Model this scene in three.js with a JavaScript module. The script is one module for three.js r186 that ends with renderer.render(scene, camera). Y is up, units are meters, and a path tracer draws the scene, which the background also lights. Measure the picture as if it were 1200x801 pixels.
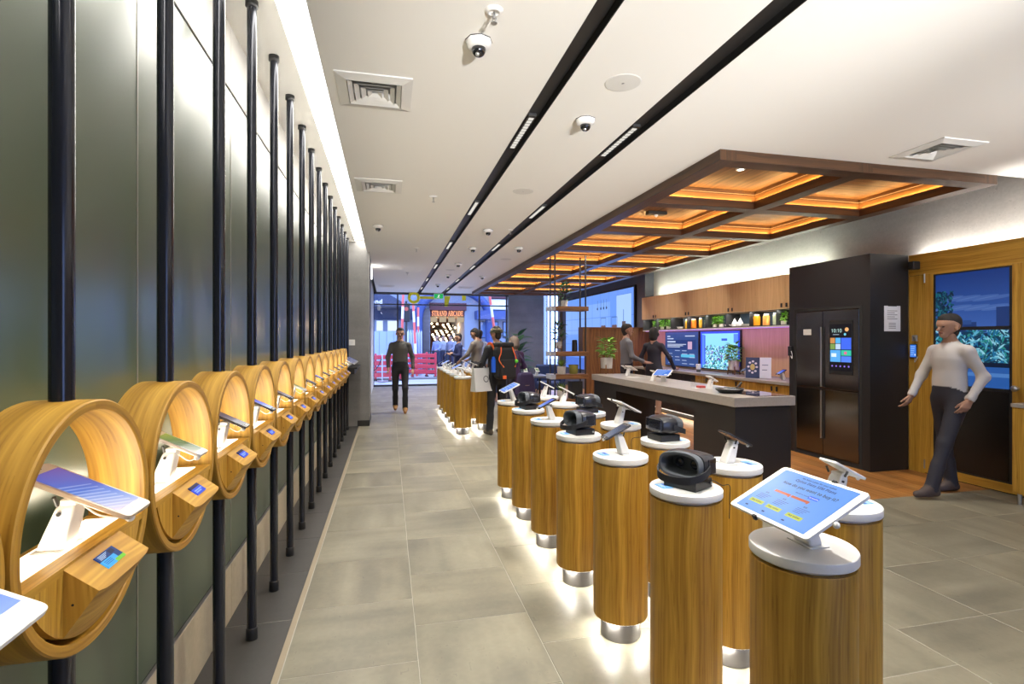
import * as THREE from 'three';
import { mergeGeometries, mergeVertices, toCreasedNormals } from 'three/addons/utils/BufferGeometryUtils.js';
import { RoundedBoxGeometry } from 'three/addons/geometries/RoundedBoxGeometry.js';
import { RectAreaLightUniformsLib } from 'three/addons/lights/RectAreaLightUniformsLib.js';
import { FontLoader } from 'three/addons/loaders/FontLoader.js';
import { TextGeometry } from 'three/addons/geometries/TextGeometry.js';

RectAreaLightUniformsLib.init();
const scene = new THREE.Scene();
const renderer = new THREE.WebGLRenderer({ antialias: true });
renderer.toneMapping = THREE.LinearToneMapping;
renderer.toneMappingExposure = 1.08;
renderer.shadowMap.enabled = true;

// ---------- camera: eye 1.5 m, looking down the shop, turned 13.3 degrees to the right
const FPX = 612, HORIZON = 398, YAW = Math.atan(145 / 612), EYE = 1.5;
const camera = new THREE.PerspectiveCamera(2 * Math.atan(400.5 / FPX) * 180 / Math.PI, 1200 / 801, 0.05, 200);
camera.position.set(0, EYE, 0);
camera.rotation.set(0, -YAW, 0);
camera.setViewOffset(1200, 801, 0, 400.5 - HORIZON, 1200, 801);

// ---------- sky: even dusk-blue daylight, enters through the shop fronts at both ends
scene.background = new THREE.Color().setRGB(2.0, 2.8, 5.4);
scene.backgroundIntensity = 1.0;

// light levels
const L = { slot: 17, track: 14.5, flood: 200, under: 210, ring: 24, coffer: 75, wallCove: 80, shelf: 90, purple: 42, toe: 18, down: 7 };

function area(w, h, colour, intensity, pos, dir, parent) {       // RectAreaLight at pos shining along dir
  const l = new THREE.RectAreaLight(colour, intensity, w, h);
  l.position.set(...pos);
  const up = Math.abs(dir[1]) > 0.9 ? new THREE.Vector3(0, 0, 1) : new THREE.Vector3(0, 1, 0);
  const m = new THREE.Matrix4().lookAt(new THREE.Vector3(...pos), new THREE.Vector3(pos[0] + dir[0], pos[1] + dir[1], pos[2] + dir[2]), up);
  l.quaternion.setFromRotationMatrix(m);
  (parent || scene).add(l);
  return l;
}

// ---------- helpers
let seed = 12345;
const rnd = () => { seed = (seed * 1664525 + 1013904223) >>> 0; return seed / 4294967296; };
const rr = (a, b) => a + (b - a) * rnd();
const V = (x, y, z) => new THREE.Vector3(x, y, z);
const lin = (r, g, b) => new THREE.Color().setRGB(r, g, b);
// a pixel of the photograph meets a level y, or a wall x or z
const cy = Math.cos(YAW), sy = Math.sin(YAW);
function ray(u, v) { const a = (u - 600) / FPX; return [a * cy + sy, (HORIZON - v) / FPX, -(cy - a * sy)]; }
const atY = (u, v, y) => { const d = ray(u, v), t = (y - EYE) / d[1]; return [d[0] * t, y, d[2] * t]; };
const atX = (u, v, x) => { const d = ray(u, v), t = x / d[0]; return [x, EYE + d[1] * t, d[2] * t]; };
const atZ = (u, v, z) => { const d = ray(u, v), t = z / d[2]; return [d[0] * t, EYE + d[1] * t, z]; };

const taken = {};
function numbered(n) { taken[n] = (taken[n] ?? -1) + 1; return taken[n] ? n + '_' + String(taken[n]).padStart(3, '0') : n; }
function mesh(name, geo, mat, parent) {
  const m = new THREE.Mesh(geo, mat);
  m.castShadow = m.receiveShadow = true;
  m.name = parent ? name : numbered(name);
  (parent || scene).add(m);
  return m;
}
function tag(o, label, category, group) { o.userData = { ...o.userData, label, category }; if (group) o.userData.group = group; return o; }
function thing(name, label, category, pos = [0, 0, 0], turn = 0, group) {
  const g = new THREE.Group(); g.name = numbered(name); scene.add(g);
  g.position.set(...pos); g.rotation.y = turn;
  return tag(g, label, category, group);
}
function single(name, geo, mat, label, category, group) { return tag(mesh(name, geo, mat), label, category, group); }
function struct(name, geo, mat, label) { const m = mesh(name, geo, mat); m.userData = { kind: 'structure', label: label || name.replace(/_/g, ' '), category: name.split('_')[0] }; return m; }
function copyOf(o, pos, turn, label, group) {
  const c = o.clone(); c.name = numbered(o.name.replace(/_\d{3}$/, '')); scene.add(c);
  c.position.set(...pos); c.rotation.set(0, turn ?? 0, 0);
  c.userData = { ...o.userData }; if (label) c.userData.label = label; if (group) c.userData.group = group;
  return c;
}
const ORD = ['first', 'second', 'third', 'fourth', 'fifth', 'sixth', 'seventh', 'eighth', 'ninth', 'tenth', 'eleventh', 'twelfth', 'thirteenth', 'fourteenth', 'fifteenth', 'sixteenth', 'seventeenth', 'eighteenth'];

// uv in metres from the dominant axis of each face; grain: the axis along which the texture's v runs
function uvm(g, grain = 'y', ou = 0, ov = 0) {
  g = g.index ? g.toNonIndexed() : g;
  const p = g.attributes.position, n = p.count, uv = new Float32Array(n * 2);
  const a = V(), b = V(), c = V();
  for (let i = 0; i < n; i += 3) {
    a.fromBufferAttribute(p, i); b.fromBufferAttribute(p, i + 1); c.fromBufferAttribute(p, i + 2);
    const nx = b.clone().sub(a).cross(c.clone().sub(a));
    const ax = Math.abs(nx.x), ay = Math.abs(nx.y), az = Math.abs(nx.z);
    const k = ax >= ay && ax >= az ? 'x' : ay >= az ? 'y' : 'z';
    let s, t;
    if (k === 'x') [s, t] = ['z', 'y']; else if (k === 'y') [s, t] = ['x', 'z']; else [s, t] = ['x', 'y'];
    if (grain === s) [s, t] = [t, s];
    [a, b, c].forEach((q, j) => { uv[(i + j) * 2] = q[s] + ou; uv[(i + j) * 2 + 1] = q[t] + ov; });
  }
  g.setAttribute('uv', new THREE.BufferAttribute(uv, 2));
  return g;
}
const T = (g, x, y, z) => g.translate(x, y, z);
function flatten(g) {
  g = g.index ? g.toNonIndexed() : g;
  for (const k of Object.keys(g.attributes)) if (!['position', 'normal', 'uv'].includes(k)) g.deleteAttribute(k);
  if (!g.attributes.uv) g.setAttribute('uv', new THREE.BufferAttribute(new Float32Array(g.attributes.position.count * 2), 2));
  if (!g.attributes.normal) g.computeVertexNormals();
  return g;
}
const mg = (list) => mergeGeometries(list.map(flatten));
// box by its bounds, uv in metres
function bb(x0, x1, y0, y1, z0, z1, grain) { return uvm(T(new THREE.BoxGeometry(Math.abs(x1 - x0), Math.abs(y1 - y0), Math.abs(z1 - z0)), (x0 + x1) / 2, (y0 + y1) / 2, (z0 + z1) / 2), grain); }
// rounded box by its bounds
function rb(x0, x1, y0, y1, z0, z1, r = 0.004, grain = 'y', seg = 1) { return uvm(T(new RoundedBoxGeometry(Math.abs(x1 - x0), Math.abs(y1 - y0), Math.abs(z1 - z0), seg, r), (x0 + x1) / 2, (y0 + y1) / 2, (z0 + z1) / 2), grain); }
// chamfered slab: 44 triangles, for repeated pieces
function chamfer(x0, x1, y0, y1, z0, z1, c = 0.003, grain = 'y') {
  const px = [x0, x0 + c, x1 - c, x1], py = [y0, y1 - c, y1], pz = [z0, z0 + c, z1 - c, z1], P = [], I = [];
  const ring = (xa, xb, y, za, zb) => { P.push(xa, y, za, xb, y, za, xb, y, zb, xa, y, zb); };
  ring(px[0], px[3], py[0], pz[0], pz[3]); ring(px[0], px[3], py[1], pz[0], pz[3]); ring(px[1], px[2], py[2], pz[1], pz[2]);
  for (let k = 0; k < 2; k++) for (let j = 0; j < 4; j++) { const a = k * 4 + j, b = k * 4 + (j + 1) % 4; I.push(a, a + 4, b, b, a + 4, b + 4); }
  I.push(8, 11, 10, 8, 10, 9, 0, 1, 2, 0, 2, 3);
  const g = new THREE.BufferGeometry(); g.setAttribute('position', new THREE.Float32BufferAttribute(P, 3)); g.setIndex(I);
  const n = g.toNonIndexed(); n.computeVertexNormals(); return uvm(n, grain);
}
function cyl(r0, r1, h, x, y, z, seg = 24, open = false) { return T(new THREE.CylinderGeometry(r0, r1, h, seg, 1, open), x, y, z); }  // r0 top; y centre
function lathe(pts, seg = 40) { return new THREE.LatheGeometry(pts.map(([r, y]) => new THREE.Vector2(r, y)), seg); }
function rod(a, b, r, seg = 8) {
  const A = V(...a), B = V(...b), d = B.clone().sub(A), g = new THREE.CylinderGeometry(r, r, d.length(), seg);
  g.applyQuaternion(new THREE.Quaternion().setFromUnitVectors(V(0, 1, 0), d.normalize()));
  return g.translate((A.x + B.x) / 2, (A.y + B.y) / 2, (A.z + B.z) / 2);
}
function tube(pts, r, seg = 24, rs = 6) { return new THREE.TubeGeometry(new THREE.CatmullRomCurve3(pts.map((p) => V(...p))), seg, r, rs); }
function extr(pts, depth, bevel = 0) {                           // outline in xy, thickness along +z
  const s = new THREE.Shape(pts.map(([x, y]) => new THREE.Vector2(x, y)));
  return new THREE.ExtrudeGeometry(s, { depth, bevelEnabled: bevel > 0, bevelSize: bevel, bevelThickness: bevel, bevelSegments: 1, steps: 1, curveSegments: 12 });
}
function rrect(w, h, r) {
  const s = new THREE.Shape(), x = -w / 2, y = -h / 2;
  s.moveTo(x + r, y); s.lineTo(x + w - r, y); s.quadraticCurveTo(x + w, y, x + w, y + r); s.lineTo(x + w, y + h - r); s.quadraticCurveTo(x + w, y + h, x + w - r, y + h);
  s.lineTo(x + r, y + h); s.quadraticCurveTo(x, y + h, x, y + h - r); s.lineTo(x, y + r); s.quadraticCurveTo(x, y, x + r, y);
  return s;
}

// ---------- textures
function hash(x, y, s) { let h = (x * 374761393 + y * 668265263 + s * 2147483647) | 0; h = Math.imul(h ^ (h >>> 13), 1274126177); h ^= h >>> 16; return (h >>> 0) / 4294967296; }
function vnoise(x, y, px, py, s) {                              // tileable value noise with periods px, py
  const xi = Math.floor(x), yi = Math.floor(y), fx = x - xi, fy = y - yi, u = fx * fx * (3 - 2 * fx), v = fy * fy * (3 - 2 * fy);
  const m = (a, n) => ((a % n) + n) % n, h = (i, j) => hash(m(xi + i, px), m(yi + j, py), s);
  return (h(0, 0) * (1 - u) + h(1, 0) * u) * (1 - v) + (h(0, 1) * (1 - u) + h(1, 1) * u) * v;
}
function fbm(x, y, px, py, s, oct = 4) { let a = 0, w = 0.5, t = 0; for (let k = 0; k < oct; k++) { a += w * vnoise(x * (1 << k), y * (1 << k), px << k, py << k, s + k); t += w; w *= 0.55; } return a / t; }
const clamp = (x, a = 0, b = 1) => Math.min(b, Math.max(a, x));
function dataTex(w, h, fn, srgb = true, rep = [1, 1]) {
  const d = new Uint8Array(w * h * 4);
  for (let j = 0; j < h; j++) for (let i = 0; i < w; i++) { const c = fn(i / w, j / h), k = (j * w + i) * 4; d[k] = clamp(c[0], 0, 255); d[k + 1] = clamp(c[1], 0, 255); d[k + 2] = clamp(c[2], 0, 255); d[k + 3] = 255; }
  const t = new THREE.DataTexture(d, w, h, THREE.RGBAFormat);
  t.magFilter = THREE.LinearFilter; t.minFilter = THREE.LinearMipmapLinearFilter; t.generateMipmaps = true;
  t.wrapS = t.wrapT = THREE.RepeatWrapping; t.repeat.set(...rep); if (srgb) t.colorSpace = THREE.SRGBColorSpace; t.needsUpdate = true;
  return t;
}
function canvasTex(w, h, draw) {
  const c = document.createElement('canvas'); c.width = w; c.height = h; draw(c.getContext('2d'), w, h);
  const t = new THREE.CanvasTexture(c); t.colorSpace = THREE.SRGBColorSpace; return t;
}
const mix3 = (a, b, t) => [a[0] + (b[0] - a[0]) * t, a[1] + (b[1] - a[1]) * t, a[2] + (b[2] - a[2]) * t];
// wood: grain runs along v; one repeat is 0.6 m across and 1.2 m along
function woodTex(light, dark, s, contrast = 1) {
  return dataTex(512, 1024, (u, v) => {
    const warp = (fbm(u * 3, v * 2, 3, 2, s, 3) - 0.5) * 0.09;
    const x = u + warp;
    const band = fbm(((x % 1) + 1) % 1 * 14, v * 1, 14, 1, s + 9, 3);
    const fine = 0.5 * vnoise(((x % 1) + 1) % 1 * 75, v * 2, 75, 2, s + 20) + 0.5 * vnoise(((x % 1) + 1) % 1 * 150, v * 3, 150, 3, s + 22), pore = vnoise(u * 170, v * 14, 170, 14, s + 31);
    const cath = 0.5 + 0.5 * Math.sin((x * 9 + fbm(u * 2, v * 1, 2, 1, s + 50, 2) * 3) * 6.283);
    let t = 0.32 * band + 0.44 * fine + 0.1 * cath + 0.14 * pore;
    t = clamp(0.5 + (t - 0.5) * 1.9 * contrast);
    if (pore > 0.86) t = clamp(t + 0.18 * contrast);
    return mix3(light, dark, t);
  }, true, [1 / 0.6, 1 / 1.2]);
}

// ---------- materials
const std = (o) => new THREE.MeshStandardMaterial(o);
const phys = (o) => new THREE.MeshPhysicalMaterial(o);
const oakMap = woodTex([204, 158, 60], [140, 97, 20], 3, 0.95), oakMap2 = woodTex([208, 164, 68], [150, 106, 28], 77, 0.95);
const walnutMap = woodTex([150, 102, 52], [88, 56, 25], 141, 1.0);
const plankMap = woodTex([188, 136, 76], [120, 76, 36], 211, 1.1);
const grainBump = dataTex(256, 256, (u, v) => { const n = 110 + 90 * vnoise(u * 120, v * 6, 120, 6, 5); return [n, n, n]; }, false, [1 / 0.6, 1 / 1.2]);
const concreteMap = (s, base, amp) => dataTex(512, 512, (u, v) => {
  const n = fbm(u * 4, v * 4, 4, 4, s, 5) - 0.5, streak = fbm(u * 2, v * 18, 2, 18, s + 7, 3) - 0.5, spot = vnoise(u * 128, v * 128, 128, 128, s + 3);
  const k = 1 + amp * (n * 0.9 + streak * 0.55) + (spot > 0.93 ? -0.10 : 0) + (spot - 0.5) * 0.05;
  return [base[0] * k, base[1] * k, base[2] * k];
}, true, [0.45, 0.45]);
const tileMap = concreteMap(11, [122, 117, 101], 0.5);
const M = {
  oak: std({ map: oakMap, bumpMap: grainBump, bumpScale: 0.0004, roughness: 0.5 }),
  oak2: std({ map: oakMap2, bumpMap: grainBump, bumpScale: 0.0004, roughness: 0.5 }),
  walnut: std({ map: walnutMap, roughness: 0.5 }),
  paleOak: std({ map: woodTex([222, 186, 140], [188, 148, 100], 191, 0.6), roughness: 0.5 }),
  beam: std({ map: woodTex([88, 57, 30], [46, 28, 14], 171, 1), roughness: 0.45 }),
  tile: [0, 1, 2].map((k) => std({ map: tileMap, color: lin(...[[1, 1, 1], [0.96, 0.962, 0.965], [1.0, 0.99, 0.975]][k]), roughness: 0.42 })),
  grout: std({ color: lin(0.40, 0.38, 0.33), roughness: 0.9 }),
  darkTile: std({ map: concreteMap(31, [66, 64, 62], 0.2), roughness: 0.5 }),
  trim: std({ color: lin(0.28, 0.23, 0.16), roughness: 0.45 }),
  stone: std({ map: concreteMap(41, [172, 160, 136], 0.35), roughness: 0.5 }),
  ceiling: std({ color: lin(0.86, 0.845, 0.81), roughness: 0.95 }),
  paint: std({ color: lin(0.5, 0.49, 0.465), roughness: 0.85 }),
  plaster: std({ map: concreteMap(51, [196, 192, 186], 0.18), roughness: 0.9 }),
  concrete: std({ map: concreteMap(61, [122, 120, 117], 0.25), roughness: 0.8 }),
  glassWall: phys({ color: lin(0.055, 0.08, 0.045), roughness: 0.32, clearcoat: 0.6, clearcoatRoughness: 0.23, specularIntensity: 0.8 }),
  seam: std({ color: lin(0.45, 0.43, 0.4), roughness: 0.3, metalness: 0.7 }),
  black: std({ color: lin(0.016, 0.016, 0.017), roughness: 0.45 }),
  matBlack: std({ color: lin(0.02, 0.02, 0.02), roughness: 0.9 }),
  pole: std({ color: lin(0.02, 0.022, 0.03), roughness: 0.16, metalness: 0.35 }),
  white: std({ color: lin(0.8, 0.79, 0.77), roughness: 0.35 }),
  capWhite: std({ color: lin(0.74, 0.73, 0.71), roughness: 0.4 }),
  steel: std({ color: lin(0.55, 0.55, 0.56), roughness: 0.3, metalness: 1 }),
  charcoal: std({ color: lin(0.013, 0.0125, 0.0135), roughness: 0.5 }),
  counter: std({ map: concreteMap(71, [156, 150, 144], 0.1), roughness: 0.3 }),
  plank: [0, 1, 2].map((k) => std({ map: plankMap, color: lin(...[[1, 1, 1], [0.8, 0.78, 0.75], [1, 0.92, 0.82]][k]), roughness: 0.38 })),
  pane: phys({ color: lin(0.97, 0.985, 1), transmission: 1, thickness: 0, roughness: 0, ior: 1.45 }),
  frame: std({ color: lin(0.03, 0.03, 0.035), roughness: 0.4 }),
};
const glowMat = (r, g, b, k = 1) => std({ color: lin(0, 0, 0), emissive: lin(r, g, b), emissiveIntensity: k, roughness: 1 });
const screenMat = (tex, k = 1) => phys({ color: lin(0.01, 0.01, 0.012), emissive: lin(1, 1, 1), emissiveMap: tex, emissiveIntensity: k, roughness: 0.3, specularIntensity: 0.35 });

// ---------- the shell
const CEIL = 3.03, CEIL_L = 3.2, WL = -0.83, ZB = -17.2, ZF = 3.6, WR = 6.02;
const POLE_X = -0.667, Z0 = -1.285, PITCH = 0.523;
{
  const floor = struct('floor', bb(WL - 0.2, WR + 0.2, -0.12, -0.002, ZB, ZF), M.grout, 'pale grey stone tile and oak plank floor of the shop');
  const P = 0.607, X0 = -0.47, WX = X0 + 5 * P, WZ = -4.0, gap = 0.0016;
  let n = 0;
  const tile = (x0, x1, z0, z1) => mesh('tile', chamfer(x0 + gap, x1 - gap, -0.012, 0, z0 + gap, z1 - gap, 0.002, n % 2 ? 'x' : 'z'), M.tile[(n++ * 7) % 5 % 3], floor);
  for (let i = 0; i < 11; i++) {
    const x0 = X0 + i * P, x1 = Math.min(x0 + P, WR - 0.15), zEnd = i < 5 ? ZB : WZ;
    for (let z = WZ + (i < 5 ? 12.5 + (i % 2) * 0.5 : 13) * P; z > zEnd + 0.02; z -= P) {
      if (z - P > ZF) continue;
      tile(x0, x1, Math.max(z - P, zEnd), Math.min(z, ZF));
    }
  }
  // oak planks of the kitchen zone
  n = 0;
  const pl = 1.25, pw = 0.183;
  for (let i = 0; WX + i * pw < 5.86; i++) {
    for (let z = WZ + pl * ((i * 0.37) % 1); z > ZB; z -= pl) {
      const zs = Math.min(z, WZ), ze = Math.max(z - pl, ZB);
      if (zs - ze < 0.03) continue;
      mesh('plank', chamfer(WX + i * pw + 0.001, Math.min(WX + (i + 1) * pw, 5.9) - 0.001, -0.012, 0, ze + 0.001, zs - 0.001, 0.0015, 'z'), M.plank[(n++ * 5 + i) % 3], floor);
    }
  }
  // dark tile strip along the glass wall, with its edge trim
  const strip = struct('trim_1', bb(-0.5, -0.4725, -0.012, 0.001, -9.45, ZF), M.trim, 'narrow tan trim between dark strip and pale floor tiles');
  for (let z = 0.9 - 0.3; z > -9.45; z -= 0.6) mesh('dark_tile', chamfer(WL, -0.501, -0.012, 0, Math.max(z - 0.6, -9.449) + 0.002, z - 0.002, 0.0015), M.darkTile, strip);
}
{
  const wall = struct('wall_left', bb(WL - 0.18, WL - 0.012, -0.12, 3.55, -9.6, ZF), M.matBlack, 'left wall of back painted green glass panels over stone skirting');
  for (let z = 1.22 + 1.08, k = 0; z > -9.45; z -= 1.08, k++) {
    const z1 = Math.max(z - 1.08, -9.449);
    mesh('glass_panel', rb(WL - 0.012, WL, 0.315, 2.835, z1 + 0.002, z - 0.002, 0.0025), M.glassWall, wall);
    mesh('seam_strip', bb(WL - 0.011, WL + 0.002, 0.315, 2.835, z1 - 0.003, z1 + 0.003), M.seam, wall);
    mesh('upper_panel', rb(WL - 0.012, WL, 2.85, CEIL_L, z1 + 0.002, z - 0.002, 0.002), M.paint, wall);
    mesh('skirting_tile', chamfer(WL - 0.012, WL + 0.004, 0, 0.29, z1 + 0.002, z - 0.002, 0.002, 'z'), M.stone, wall);
  }
  mesh('edge_strip', bb(WL - 0.011, WL + 0.003, 0.291, 0.296, -9.449, ZF), M.seam, wall);
  struct('ceiling_left', bb(WL - 0.18, -0.553, CEIL_L, CEIL_L + 0.06, -9.45, ZF), M.ceiling, 'higher white ceiling strip above the black poles');
  // pier and the wall beyond it
  const pier = struct('wall_pier', bb(WL - 0.1, -0.325, 0, 3.55, -10.4, -9.45), M.concrete, 'grey concrete pier at the end of the glass wall');
  mesh('baseboard', bb(-0.52, -0.318, 0, 0.1, -10.4, -9.442), M.black, pier);
  mesh('corner_bead', bb(-0.3255, -0.322, 0.1, CEIL, -9.46, -9.447), M.seam, pier);
  struct('wall_far_left', bb(-0.7, -0.46, 0, 3.55, ZB - 0.1, -10.4), M.plaster, 'pale wall between the pier and the shop front');
  // main ceiling with the two black lighting channels let into it and the opening for the coffers
  const s1 = [0.918, 1.033], s2 = [1.69, 1.835], CX0 = 2.59, CZ = -3.69;
  const pieces = [[-0.362, s1[0], ZB, ZF], [s1[1], s2[0], ZB, ZF], [s2[1], CX0, ZB, ZF], [CX0, WR + 0.1, CZ, ZF], [CX0, WR + 0.1, ZB, -16.45]];
  const vh = [[-0.08, -3.33], [-0.09, -5.35], [4.3, -3.3], [-0.05, -15.2], [2.2, -15.1]];   // openings for the air vents
  const slab = ([a, b, c, d]) => {
    const s = new THREE.Shape([[a, -d], [b, -d], [b, -c], [a, -c]].map(([x, y]) => new THREE.Vector2(x, y)));
    for (const [x, z] of vh) if (x > a && x < b && z > c && z < d) s.holes.push(new THREE.Path([[x - 0.158, -z - 0.158], [x - 0.158, -z + 0.158], [x + 0.158, -z + 0.158], [x + 0.158, -z - 0.158]].map(([p, q]) => new THREE.Vector2(p, q))));
    return uvm(new THREE.ExtrudeGeometry(s, { depth: 0.2, bevelEnabled: false }).rotateX(-Math.PI / 2).translate(0, CEIL, 0));
  };
  struct('ceiling', mg(pieces.map(slab)), M.ceiling, 'smooth white main ceiling');
  struct('roof_slab', bb(WL - 0.3, WR + 0.3, 3.55, 3.7, ZB - 0.2, ZF + 0.2), M.matBlack, 'slab above the ceiling');
  for (const [k, [a, b]] of [[0, s1], [1, s2]]) {
    const c = thing('lighting_channel', `black recessed ceiling channel running along the shop, ${k ? 'beside the coffered timber ceiling' : 'over the walkway beside the dome cameras'}`, 'ceiling channel', [0, 0, 0]);
    mesh('channel_top', bb(a, b, CEIL + 0.045, CEIL + 0.2, ZB, ZF), M.black, c);
    mesh('channel_side', bb(a - 0.002, a + 0.004, CEIL - 0.001, CEIL + 0.05, ZB, ZF), M.black, c);
    mesh('channel_side', bb(b - 0.004, b + 0.002, CEIL - 0.001, CEIL + 0.05, ZB, ZF), M.black, c);
  }
  // right: plastered wall behind the joinery, far return, front and back ends
  struct('wall_right', bb(WR, WR + 0.2, -0.12, 3.55, ZB, ZF), M.plaster, 'pale mottled wall above the timber joinery');
  struct('wall_back', mg([bb(WL - 0.2, WR + 0.2, 2.85, 3.55, ZF, ZF + 0.2), bb(WL - 0.2, 2.6, -0.12, 2.85, ZF, ZF + 0.2), bb(5.1, WR + 0.2, -0.12, 2.85, ZF, ZF + 0.2)]), M.plaster, 'rear wall with a wide window opening');
  const bw = struct('window_2', mg([bb(2.6, 5.1, 0, 0.08, ZF + 0.04, ZF + 0.12), bb(2.6, 5.1, 2.79, 2.85, ZF + 0.04, ZF + 0.12), ...[2.6, 3.82, 5.04].map((x) => bb(x, x + 0.06, 0.08, 2.79, ZF + 0.04, ZF + 0.12))]), M.frame, 'wide rear window');
  for (const x of [2.66, 3.88]) mesh('pane', bb(x, x + 1.16, 0.08, 2.79, ZF + 0.077, ZF + 0.083), M.pane, bw);
  // slot light between the two ceilings
  for (let k = 0; k < 5; k++) {
    const z1 = 0.95 - k * 2.08, z0 = z1 - 2.08;
    const s = thing('slot_light', `${ORD[k]} length of the long white light slot above the poles, counted from the rear window`, 'light', [-0.457, CEIL_L + 0.04, (z0 + z1) / 2], 0, 'lengths of the ceiling light slot');
    mesh('diffuser', bb(-0.096, 0.095, 0, 0.012, -1.038, 1.038), glowMat(1, 0.97, 0.92, 3), s);
    mesh('housing', bb(-0.096, 0.095, 0.012, 0.06, -1.04, 1.04), M.white, s);
    area(0.17, 2.05, lin(1, 0.965, 0.9), L.slot, [-0.457, CEIL_L + 0.03, (z0 + z1) / 2], [0, -1, 0]);
  }
  // light box on the far left wall
  const lb = thing('wall_light', 'small glowing light box high on the far left wall beyond the pier', 'light', [-0.45, 0, -11.2]);
  mesh('light_face', bb(0, 0.12, 2.78, 2.99, -0.25, 0.25), glowMat(1, 0.97, 0.92, 3), lb);
  mesh('light_back', bb(-0.01, 0, 2.77, 3.0, -0.26, 0.26), M.white, lb);
  area(0.4, 0.18, lin(1, 0.96, 0.9), 4, [-0.32, 2.88, -11.2], [1, 0, 0]);
}
// shop front at the far end
const SF = (u) => atZ(u, 400, ZB)[0];
{
  const x1 = SF(596), x2 = SF(636);
  struct('wall_front', mg([bb(-0.7, WR + 0.2, CEIL, 3.55, ZB - 0.15, ZB), bb(x1, x2, 0, CEIL, ZB - 0.15, ZB + 0.12), bb(SF(655), WR + 0.2, 0, CEIL, ZB - 0.15, ZB + 0.1)]), M.concrete, 'front wall with concrete pier beside the shop front glass');
  const w = struct('window_1', mg([bb(-0.46, x1, 0, 0.06, ZB - 0.08, ZB - 0.02), bb(-0.46, x1, CEIL - 0.07, CEIL, ZB - 0.08, ZB - 0.02), ...[437.5, 466, 562, 594].map((u) => bb(SF(u) - 0.025, SF(u) + 0.025, 0.06, CEIL - 0.07, ZB - 0.08, ZB - 0.02))]), M.frame, 'glazed shop front to the street');
  mesh('transom', bb(-0.46, x1, 2.62, 2.66, ZB - 0.08, ZB - 0.02), M.frame, w);
  for (const [a, b] of [[438.5, 465], [563, 593.5]]) mesh('pane', bb(SF(a), SF(b), 0.06, CEIL - 0.07, ZB - 0.052, ZB - 0.048), M.pane, w);
  mesh('pane', bb(SF(467), SF(561), 2.66, CEIL - 0.07, ZB - 0.052, ZB - 0.048), M.pane, w);
  const w3 = struct('window_3', mg([bb(x2, SF(655), 0, 0.05, ZB - 0.08, ZB - 0.02), bb(SF(641), SF(642), 0.05, CEIL, ZB - 0.08, ZB - 0.02)]), M.frame, 'narrow shop front window beside the pier');
  mesh('pane', bb(x2, SF(655), 0.05, CEIL, ZB - 0.052, ZB - 0.048), M.pane, w3);
}

// floor standing spot uplighters by the rear window, tilted at the ceiling ahead
[1.35, 3.15, 4.95].forEach((x, k) => {
  const t = thing('floor_uplighter', `slim black floor uplighter by the rear window, ${ORD[k]} from the glass panel wall`, 'lamp', [x, 0, 3.3], 0, 'floor uplighters by the rear window');
  mesh('foot', lathe([[0, 0], [0.14, 0], [0.14, 0.012], [0.02, 0.02], [0, 0.02]], 28), M.black, t);
  mesh('stem', cyl(0.012, 0.012, 0.9, 0, 0.46, 0, 12), M.black, t);
  const e = 21 * Math.PI / 180, head = new THREE.CylinderGeometry(0.06, 0.045, 0.14, 24, 1, true).rotateX(-(Math.PI / 2 - e)).translate(0, 0.97, 0);
  mesh('head', head, std({ color: lin(0.02, 0.02, 0.02), roughness: 0.5, side: THREE.DoubleSide }), t);
  mesh('lens', new THREE.CircleGeometry(0.05, 24).rotateX(e).rotateY(Math.PI).translate(0, 0.97 + Math.sin(e) * 0.04, -Math.cos(e) * 0.04), glowMat(1, 0.97, 0.93, 6), t);
  const l = new THREE.SpotLight(lin(1, 0.97, 0.93), L.flood * [1.05, 0.5, 0.4][k], 0, 0.34, 1); l.position.set(x, 0.97 + Math.sin(e) * 0.075, 3.3 - Math.cos(e) * 0.075); l.target.position.set(x, 0.97 + Math.sin(e) * 3, 3.3 - Math.cos(e) * 3); l.castShadow = true; l.shadow.radius = 2; scene.add(l, l.target);
});

// ---------- black poles with oak display rings
const RC = 1.118, RO = 0.255, RI = 0.233, RX0 = -0.063, RX1 = 0.062;   // ring centre height, radii, depth about the pole
const phoneScreens = [];
{
  const cols = [['#6a4f9e', '#3d6fd0', '#e7d6e4'], ['#9fb24a', '#4f7d5a', '#d8d8c8'], ['#2d3a66', '#7f95c8', '#c8ccd8'], ['#3050c8', '#4a7af0', '#9ab8ff']];
  for (const [a, b, c] of cols) phoneScreens.push(canvasTex(256, 128, (g, w, h) => {
    const gr = g.createLinearGradient(0, 0, w, h); gr.addColorStop(0, a); gr.addColorStop(0.55, b); gr.addColorStop(1, c); g.fillStyle = gr; g.fillRect(0, 0, w, h);
    g.fillStyle = 'rgba(255,255,255,0.35)'; for (let k = 0; k < 9; k++) { g.beginPath(); g.moveTo(w * 0.3 + k * 18, h); g.lineTo(w * 0.45 + k * 20, h * 0.2); g.lineTo(w * 0.47 + k * 20, h * 0.2); g.lineTo(w * 0.33 + k * 18, h); g.fill(); }
  }));
}
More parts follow.
